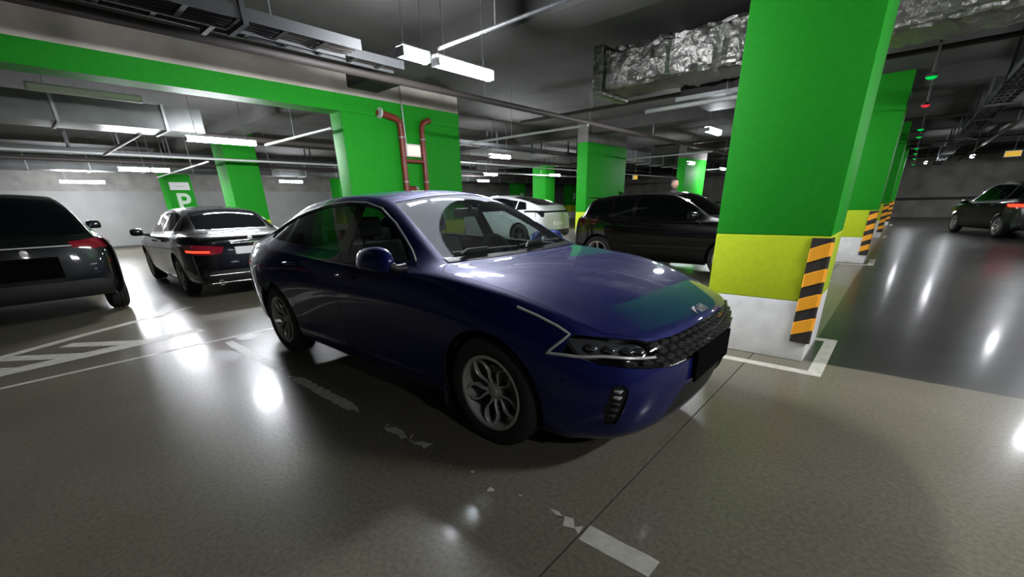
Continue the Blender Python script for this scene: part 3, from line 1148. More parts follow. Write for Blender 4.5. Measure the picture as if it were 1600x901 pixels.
# ------------------------------------------------------------------ the other cars
def gen_params(xf, wb, roh, W, H, cowl_x, cowl_z, head_x, roof_x, bl_x, bl_z, belt0, belt1, nose_z=.72, rail=.56, sill=.2, paint='black_paint', tyre=.33, hatch=False, railbl=None, tumble=0.0):
    xr = -(wb + roh)
    P = dict(wb=wb, tyre=tyre, arch=tyre + .05, paint=paint, under_w=W - .32)
    end = xr + (.11 if hatch else .24)
    P['rx'] = [0, .01, .03, .06, .11] if hatch else [0, .012, .05, .12, .24]
    d = bl_x - end
    xs = [xf - .44, .2, cowl_x + (.2 - cowl_x) * .45, cowl_x - .1, (cowl_x + head_x) / 2 - .1, head_x - .1, head_x + (roof_x - head_x) * .33, head_x + (roof_x - head_x) * .68, roof_x, (roof_x + bl_x) / 2, bl_x, bl_x - d * .5]
    P['xs'] = xs
    P['xc'] = [x + (.1 if 2 < i < 6 else 0) for i, x in enumerate(xs)]
    zr = H - .055
    hz = tab([(xf, nose_z + .02), (cowl_x, cowl_z)])
    P['zc'] = [nose_z + (cowl_z - nose_z) * f for f in (.62, .80, .93)] + [cowl_z, (cowl_z + H) / 2 + .03, H - .03, H, H - .005, H - (.06 if hatch else .05), (H + bl_z) / 2 + .03, bl_z + .01, bl_z - .01]
    rb = railbl or rail + .04
    P['rail'] = [(.60 * W / .93, P['zc'][0] - .015), (.66 * W / .93, P['zc'][1] - .012), (.72 * W / .93, P['zc'][2] - .012), (W * .79, cowl_z + .01), (W * .72, (cowl_z + zr) / 2 + .02), (rail + .02, zr - .03), (rail, zr + .005), (rail, zr), (rail - .005, zr - .06), ((rail + rb) / 2, (zr + bl_z) / 2 + .02), (rb, bl_z), (rb, bl_z - .015)]
    bt = tab([(xr, belt1), (cowl_x, belt0)])
    P['belt'] = [(W * .82, P['zc'][0] - .05), (W * .86, P['zc'][1] - .045), (W * .885, P['zc'][2] - .04)] + [(W * (.895 if i < 9 else .87 - tumble), bt(xs[i])) for i in range(3, 10)] + [(W * (.83 - tumble), min(bt(xs[10]), bl_z - .03)), (W * (.80 - tumble), min(belt1 - .03, bl_z - .05))]
    sh = tab([(xr, belt1 - .07), (cowl_x, belt0 - .045), (.2, P['zc'][1] - .10), (xf, nose_z)])
    def Wt(f, nose, tail):
        return [(xf, nose * W), (xf - .35, W * (f - .06)), (.25, W * (f - .012)), (0, W * f), (-.5, W * (f - .012)), (-wb + .5, W * (f - .012)), (-wb, W * f), (xr + .5, W * (f - .03)), (xr + .2, W * tail)]
    k = sill
    P['levels'] = [
        dict(F=xf - .13, R=xr + .08, Z=[(xr, k + .05), (-wb, k + .01), (0, k), (xf, k)], W=Wt(.90, .70, .84), s=1.1),
        dict(F=xf - .04, R=xr + .01, Z=[(xr, k + .14), (-wb, k + .09), (0, k + .08), (xf, k + .09)], W=Wt(.955, .76, .90), s=1.05),
        dict(F=xf, R=xr, Z=[(xr, k + .36), (-wb, k + .31), (0, k + .28), (xf, k + .26)], W=Wt(.985, .78, .92)),
        dict(F=xf - .01, R=xr + .03, Z=[(xr, belt1 - .22), (-wb, belt1 - .24), (0, belt0 - .22), (xf, nose_z - .1)], W=Wt(1.0, .76, .92)),
        dict(F=xf - .08, R=xr + .07, Z=[(x, sh(x)) for x in (xr, xr + .5, -wb, -1.5, -.5, 0, .4, xf)], W=Wt(.955, .68, .86)),
    ]
    P['crease'] = [('v', 2, .5, 3, 12), ('v', 4, .25, 1, 12), ('x', 4, .6, 0, 3), ('ring', 3, .25, 3, 18)]
    P['bt'], P['xr'], P['zr'] = bt, xr, zr
    return P

def gen_parts(P, cowl_x, head_x, roof_x, bl_x, bl_z, win_end, tails, hatch=False, glass='glass_dark', tail_m='glass_red', bumper_z=.45, rear_lower='black_plastic'):
    side = lambda c, n: c.y < -.40 and n.y < -.12
    up = lambda c, n: c.z > .75 and n.z > .10
    re = lambda c, n: c.x < P['xr'] + .75 and n.x < .25 and n.z < .9
    bt, zr, paint, wb = P['bt'], P['zr'], P['paint'], P['wb']
    rl = P['rail']
    rz_ = tab([(x, r[1]) for x, r in zip(P['xs'], rl)])
    ry_ = tab([(x, r[0]) for x, r in zip(P['xs'], rl)])
    top = lambda x: rz_(x) - .05
    bp = (head_x + roof_x) / 2 + .08
    f0 = cowl_x - .30
    def poly(x0, x1, n=6, t0=0.0, t1=0.0):
        a = [(x0 + (x1 - x0) * k / n, bt(x0 + (x1 - x0) * k / n) + .035) for k in range(n + 1)]
        b = []
        for k in range(n + 1):
            x = (x1 + t1) + ((x0 + t0) - (x1 + t1)) * k / n
            b.append((x, max(top(x), bt(x) + .04)))
        return a + b
    qx = -wb + .25
    ws = [(cowl_x - .02, .02), (cowl_x - .03, -.3), (cowl_x - .10, -ry_(cowl_x - .1) + .02), ((cowl_x + head_x) / 2 - .1, -ry_((cowl_x + head_x) / 2 - .1) + .04), (head_x - .06, -ry_(head_x) + .05), (head_x - .02, -.3), (head_x - .01, .02)]
    hd = [(2, .02), (2, -ry_(.4) - .06), (.2, -ry_(.2) - .07), (cowl_x - .02, -ry_(cowl_x) - .05), (cowl_x - .02, -.02), (cowl_x + .03, .02)]
    parts = [
        ('front_window', 'side', poly(f0, bp + .03, t0=-.28), side, glass, 'pair', .001, .005),
        ('rear_window', 'side', poly(bp - .05, qx), side, glass, 'pair', .001, .005),
        ('pillar_trim', 'side', poly(bp + .03, bp - .05, 2), side, 'black_gloss', 'pair', 0, .003),
        ('quarter_window', 'side', poly(qx - .05, win_end, 4, t1=.12), side, glass, 'pair', .001, .005),
        ('windscreen', 'top', ws, up, P.get('ws_glass', glass), 'join', .001, .004),
    ]
    if hatch:
        z1 = zr - .06
        rw = [(.02, z1), (-ry_(roof_x) + .08, z1 - .02), (-ry_(bl_x) + .02, bl_z + .02), (-.3, bl_z - .03), (.02, bl_z - .03)]
        parts.append(('back_window', 'rear', rw, lambda c, n: c.x < roof_x + .02 and n.x < -.1, glass, 'join', .001, .004))
    else:
        rw = [(roof_x - .02, .02), (roof_x - .04, -ry_(roof_x) + .05), ((roof_x + bl_x) / 2, -ry_((roof_x + bl_x) / 2) + .035), (bl_x + .03, -ry_(bl_x) + .05), (bl_x - .02, -.25), (bl_x - .02, .02)]
        parts.append(('back_window', 'top', rw, up, glass, 'join', .001, .004))
    for nm, pl, m in tails:
        parts.append((nm, 'rear', pl, re, m, 'pair', .002, -.004))
    parts += [
        ('hood', 'top', hd, up, paint, 'join', .003, 0),
        ('front_door', 'side', [(-.50, .30), (-.52, .9), (f0, bt(f0) + .02), (bp, bt(bp) + .02), (bp - .02, .7), (bp, .30)], lambda c, n: c.y < -.6, paint, 'pair', .003, 0),
        ('rear_door', 'side', [(bp, .30), (bp - .02, .7), (bp, bt(bp) + .02), (qx, bt(qx) + .02), (qx - .02, .9), (qx + .08, .72), (-wb + .47, .55), (-wb + .47, .30)], lambda c, n: c.y < -.6, paint, 'pair', .003, 0),
        ('rear_bumper', 'rear', [(.02, bumper_z), (-.62, bumper_z), (-.74, bumper_z - .05), (-.70, .1), (.02, .1)], lambda c, n: c.x < P['xr'] + .4 and n.x < -.1, rear_lower, 'join', .002, .006),
    ]
    P['parts'] = parts
    return P

def extras(root, P, W, bvh, plate='plate_black', plate_z=.75, plate_w=.53, plate_h=.13, front=True, mirror=(-.62, 1.0), mm=None, badge=True, antenna=None, rim_m='rim', tyre=.33, exhaust=False):
    """mirrors, handles, plate, badge, wheels"""
    for s in (-1, 1):
        mb = bmesh.new()
        bm_box(mb, mirror[0] - .09, mirror[0] + .08, min(s * (W + .02), s * (W + .22)), max(s * (W + .02), s * (W + .22)), mirror[1] - .06, mirror[1] + .075, 0, .05)
        mo = link('wing_mirror', mb, mm or P['paint'], root, 60)
        tube('mirror_foot', [(mirror[0], s * (W - .08), mirror[1] - .05), (mirror[0], s * (W + .06), mirror[1] - .02)], .03, 'black_plastic', mo)
        for x in (-1.35, -2.2):
            z = P['bt'](x) - .12
            q, n, i, d = bvh.ray_cast(Vector((x, s * 2, z)), Vector((0, -s, 0)))
            if q:
                tube('door_handle', [q + Vector((.09, s * .002, 0)), q + Vector((.07, s * .03, 0)), q + Vector((-.07, s * .03, 0)), q + Vector((-.09, s * .002, 0))], .013, P['paint'], root, 6)
    def from_rear(y, z, off):
        q, n, i, d = bvh.ray_cast(Vector((P['xr'] - 2, y, z)), Vector((1, 0, 0)))
        return q + Vector((-off, 0, 0))
    p = from_rear(0, plate_z, .012)
    pb = bmesh.new()
    bm_box(pb, p.x - .006, p.x + .05, -plate_w / 2, plate_w / 2, plate_z - plate_h / 2, plate_z + plate_h / 2)
    link('number_plate', pb, plate, root)
    if badge:
        z = plate_z + .19
        q = from_rear(0, z, .004)
        bb = bmesh.new()
        bm_lathe(bb, [(.001, -.012), (.025, -.012), (.037, -.008), (.040, .01)], 24, 'x', q)
        link('badge', bb, 'satin', root, 40)
    if antenna:
        ab = bmesh.new()
        bm_prism(ab, [(.07, 0), (-.06, .055), (-.08, .05), (-.075, 0)], lambda u, v, d: Vector((antenna[0] + u, -.02 + d, antenna[1] + v)), .04)
        link('antenna_fin', ab, 'black_gloss', root)
    if exhaust:
        for s in (-1, 1):
            e = bmesh.new()
            bm_lathe(e, [(.036, -.04), (.04, -.045), (.04, .1), (.034, .1)], 20, 'x', (P['xr'] + .06, s * .55, P['levels'][0]['Z'][0][1] + .03), closed=True)
            link('exhaust_pipe', e, 'satin', root, 40)
    wheels(root, P['wb'], tyre, .225, tyre - .105, W - .02, 'plain', 5, rim_m, .3, detail=False)

def other_cars():
    # --- dark crossover at the left edge, tail towards the camera
    r = empty('dark_crossover', (-10.12, -2.37, 0), math.pi)
    tag(r, 'dark graphite crossover seen from behind at the left edge', 'car')
    a = dict(cowl_x=-.35, head_x=-1.15, roof_x=-2.85, bl_x=-3.52, bl_z=1.10)
    P = gen_params(xf=.88, wb=2.80, roh=.92, W=.92, H=1.64, cowl_z=1.08, belt0=1.02, belt1=1.12, nose_z=.85, rail=.54, sill=.27, paint='graphite_paint', tyre=.36, railbl=.68, tumble=.06, **a)
    tl = [(-.42, 1.03), (-.60, 1.045), (-.78, 1.08), (-.95, 1.07), (-.97, 1.00), (-.80, .94), (-.62, .925), (-.45, .955)]
    gen_parts(P, a['cowl_x'], a['head_x'], a['roof_x'], a['bl_x'], a['bl_z'], -3.25, [('tail_lamp', tl, 'glass_red')], bumper_z=.55)
    bvh, parts = car_body(P, r, 2)
    extras(r, P, .92, bvh, 'plate_black', .73, .56, .26, mirror=(-.62, 1.17), tyre=.36, badge=True)
    zz = .985
    tube('chrome_bar', [(P['xr'] + .02, -.44, .985), (P['xr'] + .005, -.2, .985), (P['xr'] + .005, .2, .985), (P['xr'] + .02, .44, .985)], .009, 'satin', r)
    # --- black sedan behind the blue one
    r = empty('black_sedan', (-10.38, .33, 0), math.pi - math.radians(2.0))
    tag(r, 'black sedan with lit red tail lamp and white plate parked behind the blue sedan', 'car')
    a = dict(cowl_x=-.42, head_x=-1.2, roof_x=-2.62, bl_x=-3.16, bl_z=1.05)
    P = gen_params(xf=.85, wb=2.85, roh=1.08, W=.92, H=1.44, cowl_z=.98, belt0=.96, belt1=1.04, nose_z=.74, rail=.56, sill=.19, paint='black_paint', tyre=.335, **a)
    tl = [(-.40, .82), (-.60, .845), (-.86, .87), (-.93, .80), (-.80, .715), (-.62, .70), (-.45, .72)]
    lit = [(-.60, .765), (-.86, .785), (-.86, .745), (-.60, .73)]
    gen_parts(P, a['cowl_x'], a['head_x'], a['roof_x'], a['bl_x'], a['bl_z'], -3.02, [('lit_strip', lit, 'tail_lit'), ('tail_lamp', tl, 'glass_red')], bumper_z=.46)
    bvh, parts = car_body(P, r, 2)
    extras(r, P, .92, bvh, 'plate_white', .75, .52, .112, mirror=(-.72, .99), exhaust=True)
    x = P['xr']
    tube('chrome_bar', [(x + .03, -.30, .865), (x + .02, 0, .87), (x + .03, .30, .865)], .008, 'chrome', r)
    tube('chrome_bar', [(x + .005, -.70, .40), (x - .012, 0, .40), (x + .005, .70, .40)], .009, 'chrome', r)
    tube('chrome_bar', [(x + .04, -.70, .27), (x + .02, 0, .27), (x + .04, .70, .27)], .008, 'chrome', r)
    # --- black hatchback beyond the pillar
    r = empty('black_hatchback', (-.62, 6.72, 0), 0)
    tag(r, 'black hatchback standing side on beyond the blue sedan, nose behind the pillar', 'car')
    a = dict(cowl_x=-.30, head_x=-1.05, roof_x=-2.85, bl_x=-3.12, bl_z=1.06)
    P = gen_params(xf=.85, wb=2.62, roh=.70, W=.90, H=1.50, cowl_z=1.03, belt0=.98, belt1=1.07, nose_z=.78, rail=.58, sill=.2, paint='black_paint', hatch=True, railbl=.66, **a)
    P['ws_glass'] = 'glass_clear'
    tl = [(-.52, .98), (-.72, 1.0), (-.86, 1.0), (-.86, .86), (-.70, .86), (-.54, .87)]
    gen_parts(P, a['cowl_x'], a['head_x'], a['roof_x'], a['bl_x'], a['bl_z'], -3.0, [('tail_lamp', tl, 'glass_red_dark')], hatch=True, bumper_z=.42)
    bvh, parts = car_body(P, r, 2)
    extras(r, P, .90, bvh, 'plate_white', .62, .52, .112, mirror=(-.60, 1.06), antenna=(-2.55, 1.485))
    sp = bmesh.new()
    bm_box(sp, -3.06, -2.84, -.52, .52, 1.405, 1.43, 0, .01)
    link('roof_spoiler', sp, 'black_paint', r, 40)
    db = bmesh.new()
    bm_box(db, -.95, -.45, -.70, .70, .80, 1.02, 0, .05)
    link('dashboard', db, 'dash', r)
    for y in (-.36, .36):
        st = bmesh.new()
        bm_box(st, -1.85, -1.70, y - .24, y + .24, .45, 1.08, 0, .05)
        so = link('front_seat', st, 'seat', r)
        hb = bmesh.new()
        bm_box(hb, -1.88, -1.78, y - .12, y + .12, 1.11, 1.28, 0, .03)
        link('headrest', hb, 'seat', so)
    # --- white coupe crossover behind
    r = empty('white_crossover', (-10.75, 9.62, 0), math.pi)
    tag(r, 'white sloping-roof crossover with dark rear glass and full-width tail bar in the background', 'car')
    a = dict(cowl_x=-.35, head_x=-1.15, roof_x=-2.35, bl_x=-3.50, bl_z=1.26)
    P = gen_params(xf=.90, wb=2.92, roh=.96, W=.95, H=1.62, cowl_z=1.06, belt0=1.03, belt1=1.14, nose_z=.84, rail=.56, sill=.24, paint='white_paint', tyre=.36, railbl=.66, **a)
    bar = [(.02, 1.10), (-.55, 1.10), (-.80, 1.12), (-.97, 1.15), (-.97, 1.09), (-.84, 1.06), (-.78, .92), (-.70, .92), (-.66, 1.04), (-.50, 1.05), (.02, 1.05)]
    gen_parts(P, a['cowl_x'], a['head_x'], a['roof_x'], a['bl_x'], a['bl_z'], -3.15, [('tail_bar', bar, 'black_gloss')], bumper_z=.52)
    bvh, parts = car_body(P, r, 2)
    extras(r, P, .95, bvh, 'plate_white', .72, .52, .112, mirror=(-.62, 1.15), tyre=.36, rim_m='rim_dark')
    # --- dark car driving off down the aisle
    r = empty('dark_liftback', (3.93, 20.8, 0), math.radians(107))
    tag(r, 'dark car with glowing red tail lamps driving off down the aisle at the right', 'car')
    a = dict(cowl_x=-.38, head_x=-1.15, roof_x=-2.6, bl_x=-3.30, bl_z=1.12)
    P = gen_params(xf=.88, wb=2.75, roh=.98, W=.92, H=1.64, cowl_z=1.04, belt0=1.02, belt1=1.10, nose_z=.78, rail=.56, sill=.2, paint='graphite_paint', **a)
    tl = [(-.40, 1.0), (-.62, 1.02), (-.95, 1.03), (-.95, .86), (-.62, .84), (-.42, .88)]
    lit = [(-.50, .965), (-.90, .985), (-.90, .90), (-.50, .89)]
    gen_parts(P, a['cowl_x'], a['head_x'], a['roof_x'], a['bl_x'], a['bl_z'], -3.05, [('lit_strip', lit, 'tail_lit'), ('tail_lamp', tl, 'glass_red')], bumper_z=.46)
    bvh, parts = car_body(P, r, 2)
    extras(r, P, .91, bvh, 'plate_white', .72, .52, .112, mirror=(-.66, 1.03))
    # headlamps that wash the wall in front of it
    for s in (-1, 1):
        hb = bmesh.new()
        bm_box(hb, .70, .82, s * .62 - .12, s * .62 + .12, .62, .72, 0, .02)
        link('headlamp', hb, 'head_lit', r, 40)

# ------------------------------------------------------------------ the garage
def floor_mat(name, c0, c1):
    m, nt, b = _nodes(name)
    tc = nt.nodes.new('ShaderNodeTexCoord')
    def noise(scale, det=6):
        n = nt.nodes.new('ShaderNodeTexNoise')
        n.inputs['Scale'].default_value = scale
        n.inputs['Detail'].default_value = det
        nt.links.new(tc.outputs['Object'], n.inputs['Vector'])
        return n
    n1, n2, n3 = noise(.55), noise(45, 3), noise(3.2, 8)
    b.inputs['Specular IOR Level'].default_value = .13
    b.inputs['Coat Weight'].default_value = .20
    b.inputs['Coat Roughness'].default_value = .12
    b.inputs['Coat IOR'].default_value = 1.4
    cr = nt.nodes.new('ShaderNodeValToRGB')
    cr.color_ramp.elements[0].position = .3
    cr.color_ramp.elements[0].color = (*c0, 1)
    cr.color_ramp.elements[1].position = .72
    cr.color_ramp.elements[1].color = (*c1, 1)
    nt.links.new(n1.outputs['Fac'], cr.inputs[0])
    mx = nt.nodes.new('ShaderNodeMix')
    mx.data_type = 'RGBA'
    mx.blend_type = 'MULTIPLY'
    mx.inputs['Factor'].default_value = 1
    mr = nt.nodes.new('ShaderNodeMapRange')
    mr.inputs['From Min'].default_value = .3
    mr.inputs['From Max'].default_value = .7
    mr.inputs['To Min'].default_value = .8
    mr.inputs['To Max'].default_value = 1.2
    nt.links.new(n2.outputs['Fac'], mr.inputs['Value'])
    nt.links.new(cr.outputs['Color'], mx.inputs['A'])
    nt.links.new(mr.outputs['Result'], mx.inputs['B'])
    nt.links.new(mx.outputs['Result'], b.inputs['Base Color'])
    rr = nt.nodes.new('ShaderNodeMapRange')
    rr.inputs['To Min'].default_value = FLOOR_R[0]
    rr.inputs['To Max'].default_value = FLOOR_R[1]
    nt.links.new(n3.outputs['Fac'], rr.inputs['Value'])
    nt.links.new(rr.outputs['Result'], b.inputs['Roughness'])
    MAT[name] = m
    return m
FLOOR_R = (.28, .36)
floor_mat('floor_coat', (.120, .108, .078), (.185, .167, .123))
floor_mat('aisle_coat', (.030, .029, .026), (.055, .053, .047))
mat('joint', (.010, .009, .008), .9)
mat('line_paint', (.52, .50, .43), .45, noise=(14, .18))
mat('col_green', (.016, .30, .017), .6, noise=(20, .06), spec=.12)
mat('col_lime', (.54, .68, .028), .42, noise=(20, .06), spec=.12)
mat('col_white', (.84, .84, .82), .5, noise=(9, .08))
mat('concrete', (.16, .155, .145), .85, noise=(2.2, .25), bump=(30, .15))
mat('beam_concrete', (.70, .63, .56), .85, noise=(2.2, .15))
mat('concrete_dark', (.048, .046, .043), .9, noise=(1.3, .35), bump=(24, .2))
mat('wall_paint', (.20, .20, .196), .95, noise=(1.5, .08))
mat('wall_grime', (.34, .32, .29), .85, noise=(1.2, .3))
mat('skirting', (.06, .055, .05), .8)
mat('guard_black', (.022, .018, .015), .6)
mat('guard_orange', (1.0, .42, .02), .5)
mat('galv', (.30, .31, .31), .45, .5, noise=(12, .15))
mat('white_pipe', (.62, .63, .64), .4)
mat('dark_pipe', (.055, .045, .042), .6)
mat('red_pipe', (.21, .035, .022), .38)
mat('foil', (.34, .33, .31), .34, .8, bump=(11, 1.6))
mat('tray', (.06, .062, .065), .65, .3)
mat('duct', (.10, .105, .105), .45, .5, noise=(3, .2))
mat('housing', (.45, .46, .47), .5)
mat('sign_white', (.75, .75, .75), .5)
mat('sign_letter', (.62, .78, .62), .6)
emit_mat('diffuser', LAMP_COL, LAMP)
emit_mat('head_lit', (.9, .92, 1.0), 6.0)
emit_mat('dot_green', (.0, .85, .10), .16)
emit_mat('dot_red', (1.0, .04, .06), .16)
emit_mat('sign_yellow', (1.0, .62, .08), .13)
emit_mat('exit_glow', (1.0, .60, .42), .42)

RX0, RX1, RY0, RY1, RZ = -22.6, 12.5, -12.0, 34.0, 3.45
JX = .819
def structure(o):
    o['kind'] = 'structure'
    return o

def setting():
    fl = structure(box('floor', RX0, RX1, RY0, RY1, -.30, -.014, 'joint'))
    ya = RY0
    AY, AXL = 1.86, 1.21          # the aisle has an older, darker coat behind this edge
    box('floor_slab', RX0, JX - .004, RY0, RY1, -.014, 0, 'floor_coat', fl)
    box('floor_slab', JX + .004, RX1, RY0, AY, -.014, 0, 'floor_coat', fl)
    box('floor_slab', JX + .004, AXL, AY, RY1, -.014, 0, 'floor_coat', fl)
    box('aisle_slab', AXL, RX1, AY, RY1, -.014, -.0003, 'aisle_coat', fl)
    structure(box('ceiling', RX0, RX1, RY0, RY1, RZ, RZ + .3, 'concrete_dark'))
    w = structure(box('wall_back', RX0 - .25, RX0, RY0, RY1, 0, RZ, 'wall_paint'))
    box('skirting', RX0, RX0 + .012, RY0, RY1, 0, .09, 'skirting', w)
    box('wall_upper', RX0, RX0 + .02, RY0, RY1, 2.18, RZ, 'concrete', w)
    w = structure(box('wall_far', RX0, RX1, RY1, RY1 + .25, 0, RZ, 'wall_grime'))
    box('bumper_rail', RX0, RX1, RY1 - .03, RY1, .95, 1.10, 'skirting', w)
    structure(box('wall_right', RX1, RX1 + .25, RY0, RY1, 0, RZ, 'wall_paint'))
    structure(box('wall_near', RX0, RX1, RY0 - .25, RY0, 0, RZ, 'wall_paint'))
    # green painted beam over the second column row, bare concrete above
    bs = structure(box('trim_1', -6.05, -5.70, RY0, 4.31, 3.07, RZ, 'beam_concrete'))
    box('green_band', -6.055, -5.695, RY0, 4.315, 2.82, 3.07, 'col_green', bs)
    # concrete downstands across the aisles
    k = 2
    for y in (-6.0, 1.9, 9.4, 17.0, 24.5, 31.5):
        for x0, x1 in ((RX0, -6.06), (-5.69, RX1)):
            if y == 1.9 and x0 == RX0: pass
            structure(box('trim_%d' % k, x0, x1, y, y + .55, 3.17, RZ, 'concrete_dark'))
            k += 1
    # painted lines on the floor
    rnd = random.Random(4)
    def ragged(x0, x1, y0, y1, step=.035, amp=.012, end=.05, z=.0015):
        b = bmesh.new()
        n = max(2, int((x1 - x0) / step))
        up_, dn = [], []
        for i in range(n + 1):
            x = x0 + (x1 - x0) * i / n
            e = 1.0
            f = min(i, n - i)
            pinch = max(0, 1 - f / 4.0) * end
            up_.append((x + rnd.uniform(-.01, .01), y1 - abs(rnd.gauss(0, amp)) - pinch * rnd.random()))
            dn.append((x + rnd.uniform(-.01, .01), y0 + abs(rnd.gauss(0, amp)) + pinch * rnd.random()))
        a = [b.verts.new((x, y, z)) for x, y in up_]
        c = [b.verts.new((x, y, z)) for x, y in dn]
        for i in range(n):
            b.faces.new((c[i], c[i + 1], a[i + 1], a[i]))
        return b
    for x0, x1, amp, end in ((-3.75, -2.36, .006, .03), (-2.14, -1.02, .010, .08), (-.72, -.46, .016, .06), (-.46, -.27, .022, .09), (.63, .815, .018, .07), (.823, 1.15, .002, .0)):
        w0, w1 = -1.228, -1.122
        if -.5 < x0 < 0: w0 = -1.20
        link('lane_line', ragged(x0, x1, w0, w1, amp=amp, end=end), 'line_paint', fl)
    for x, y, s in ((.12, -1.17, .012), (.30, -1.22, .018), (.45, -1.16, .008), (-.02, -1.21, .006)):
        b = bmesh.new()
        vs_ = [b.verts.new((x + s * rnd.uniform(.6, 1.4) * math.cos(t), y + s * rnd.uniform(.6, 1.4) * math.sin(t), .0015)) for t in [k * math.pi / 4 for k in range(8)]]
        b.faces.new(vs_)
        link('paint_chip', b, 'line_paint', fl)
    def strip(name, pts, w, z=.0015):
        """a painted band along a polyline on the floor"""
        b = bmesh.new()
        pv = None
        for i, p in enumerate(pts):
            p = Vector((*p, z))
            a = Vector((*pts[max(i - 1, 0)], 0)); c = Vector((*pts[min(i + 1, len(pts) - 1)], 0))
            d = (c - a).normalized()
            n = Vector((-d.y, d.x, 0)) * w / 2
            q = (b.verts.new(p - n), b.verts.new(p + n))
            if pv: b.faces.new((pv[0], q[0], q[1], pv[1]))
            pv = q
        bmesh.ops.recalc_face_normals(b, faces=b.faces)
        o = link(name, b, 'line_paint', fl)
        return o
    strip('lane_line', [(-3.84, -6.0), (-3.855, -2.86), (-3.92, -1.60), (-3.94, -.6)], .06)
    strip('lane_line', [(-4.10, -6.0), (-4.40, -2.86), (-4.56, -1.73), (-4.62, -1.2)], .22)
    strip('lane_line', [(-4.6, -3.6), (-5.10, -2.86), (-5.60, -2.1), (-5.95, -1.5), (-6.3, -.9)], .13, .0021)
    for k, (x, y) in enumerate(((-4.30, -3.45), (-4.36, -3.0), (-4.45, -2.55), (-4.53, -2.05))):
        strip('hatch_stripe', [(x - .04, y + .26), (x - .32, y - .02), (x - .62, y - .32)], .17, .0010 + k * .00003)
    for y in (3.9, 6.5, -3.9, -6.6):
        strip('lane_line', [(-4.0, y), (.95, y)], .10)
    mat('stain', (.022, .022, .026), .35)
    for x, y, a, b_ in ((-3.80, -.98, .16, .10), (-3.25, -1.36, .26, .11)):
        sb = bmesh.new()
        sb.faces.new([sb.verts.new((x + a * (1 + .18 * rnd.uniform(-1, 1)) * math.cos(t * math.pi / 9), y + b_ * (1 + .18 * rnd.uniform(-1, 1)) * math.sin(t * math.pi / 9), .0028)) for t in range(18)])
        link('floor_stain', sb, 'stain', fl)
    # frames round the aisle-side pillars
    for y in (1.80, 9.25, 16.75, 24.3):
        b = bmesh.new()
        x0, x1, y0, y1 = .16, 1.375, y - .31, y + .89
        wd = .10
        for q in (((x0, y0), (x1, y0), (x1, y0 + wd), (x0, y0 + wd)), ((x1 - wd, y0 + wd), (x1, y0 + wd), (x1, y1 - wd), (x1 - wd, y1 - wd)), ((x0, y1 - wd), (x1, y1 - wd), (x1, y1), (x0, y1)), ((x0, y0 + wd), (x0 + wd, y0 + wd), (x0 + wd, y1 - wd), (x0, y1 - wd))):
            b.faces.new([b.verts.new((u, v, .0015)) for u, v in q])
        bmesh.ops.remove_doubles(b, verts=b.verts, dist=.0001)
        link('pillar_frame', b, 'line_paint', fl)

def pillar(x0, x1, y0, y1, label, group=None, top=RZ, bands=True):
    r = empty('column', ((x0 + x1) / 2, (y0 + y1) / 2, 0))
    tag(r, label, 'column', group)
    hx, hy = (x1 - x0) / 2, (y1 - y0) / 2
    box('base', -hx, hx, -hy, hy, 0, .52, 'col_white', r, .012)
    box('lime_band', -hx, hx, -hy, hy, .52, 1.055, 'col_lime', r, .012)
    box('shaft', -hx, hx, -hy, hy, 1.055, top, 'col_green', r, .012)
    return r

def guard(x, y, label):
    """rubber corner guard on the +x/-y edge of a pillar, with slanted orange blocks"""
    r = empty('corner_guard', (x, y, 0))
    tag(r, label, 'corner guard', 'black and orange corner guards on the aisle pillars')
    t, leg, z0, z1 = .022, .125, .17, 1.04
    b = bmesh.new()
    prof = [(-leg, 0), (-leg, -.008), (-.030, -t), (t * .35, -t), (t, -t * .35), (t, .030), (.008, leg), (0, leg), (0, 0)]
    bm_prism(b, prof, lambda u, v, d: Vector((u, v, z0 + d)), z1 - z0)
    link('rubber_body', b, 'guard_black', r)
    e = .004
    path = [(-leg + .006, -.012 - e), (-.03, -t - e), (.008, -t - e), (t + e, -.008), (t + e, .03), (.012 + e, leg - .006)]
    for k in range(4):
        zc_ = .285 + k * .205
        b = bmesh.new()
        rows = []
        for i, (u, v) in enumerate(path):
            if u <= 0.01 and i < 3:
                lift = (u + leg) / leg * .055
            else:
                lift = .058
            rows.append((b.verts.new((u, v, zc_ - .055 + lift)), b.verts.new((u, v, zc_ + .052 + lift))))
        for a, c in zip(rows[:-1], rows[1:]):
            b.faces.new((a[0], c[0], c[1], a[1]))
        g = bmesh.ops.extrude_face_region(b, geom=list(b.faces))['geom']
        for v in g:
            if isinstance(v, bmesh.types.BMVert): v.co += Vector((-.006, .006, 0))
        bmesh.ops.recalc_face_normals(b, faces=b.faces)
        link('orange_block', b, 'guard_orange', r)
    return r

def letter(s, size, m, parent, mw, name='painted_letter'):
    me = text_mesh(s, size, .0015, size * .02)
    me.materials.append(MAT[m])
    o = bpy.data.objects.new(name, me)
    COL.objects.link(o)
    o.parent = parent
    o.matrix_local = mw
    return o

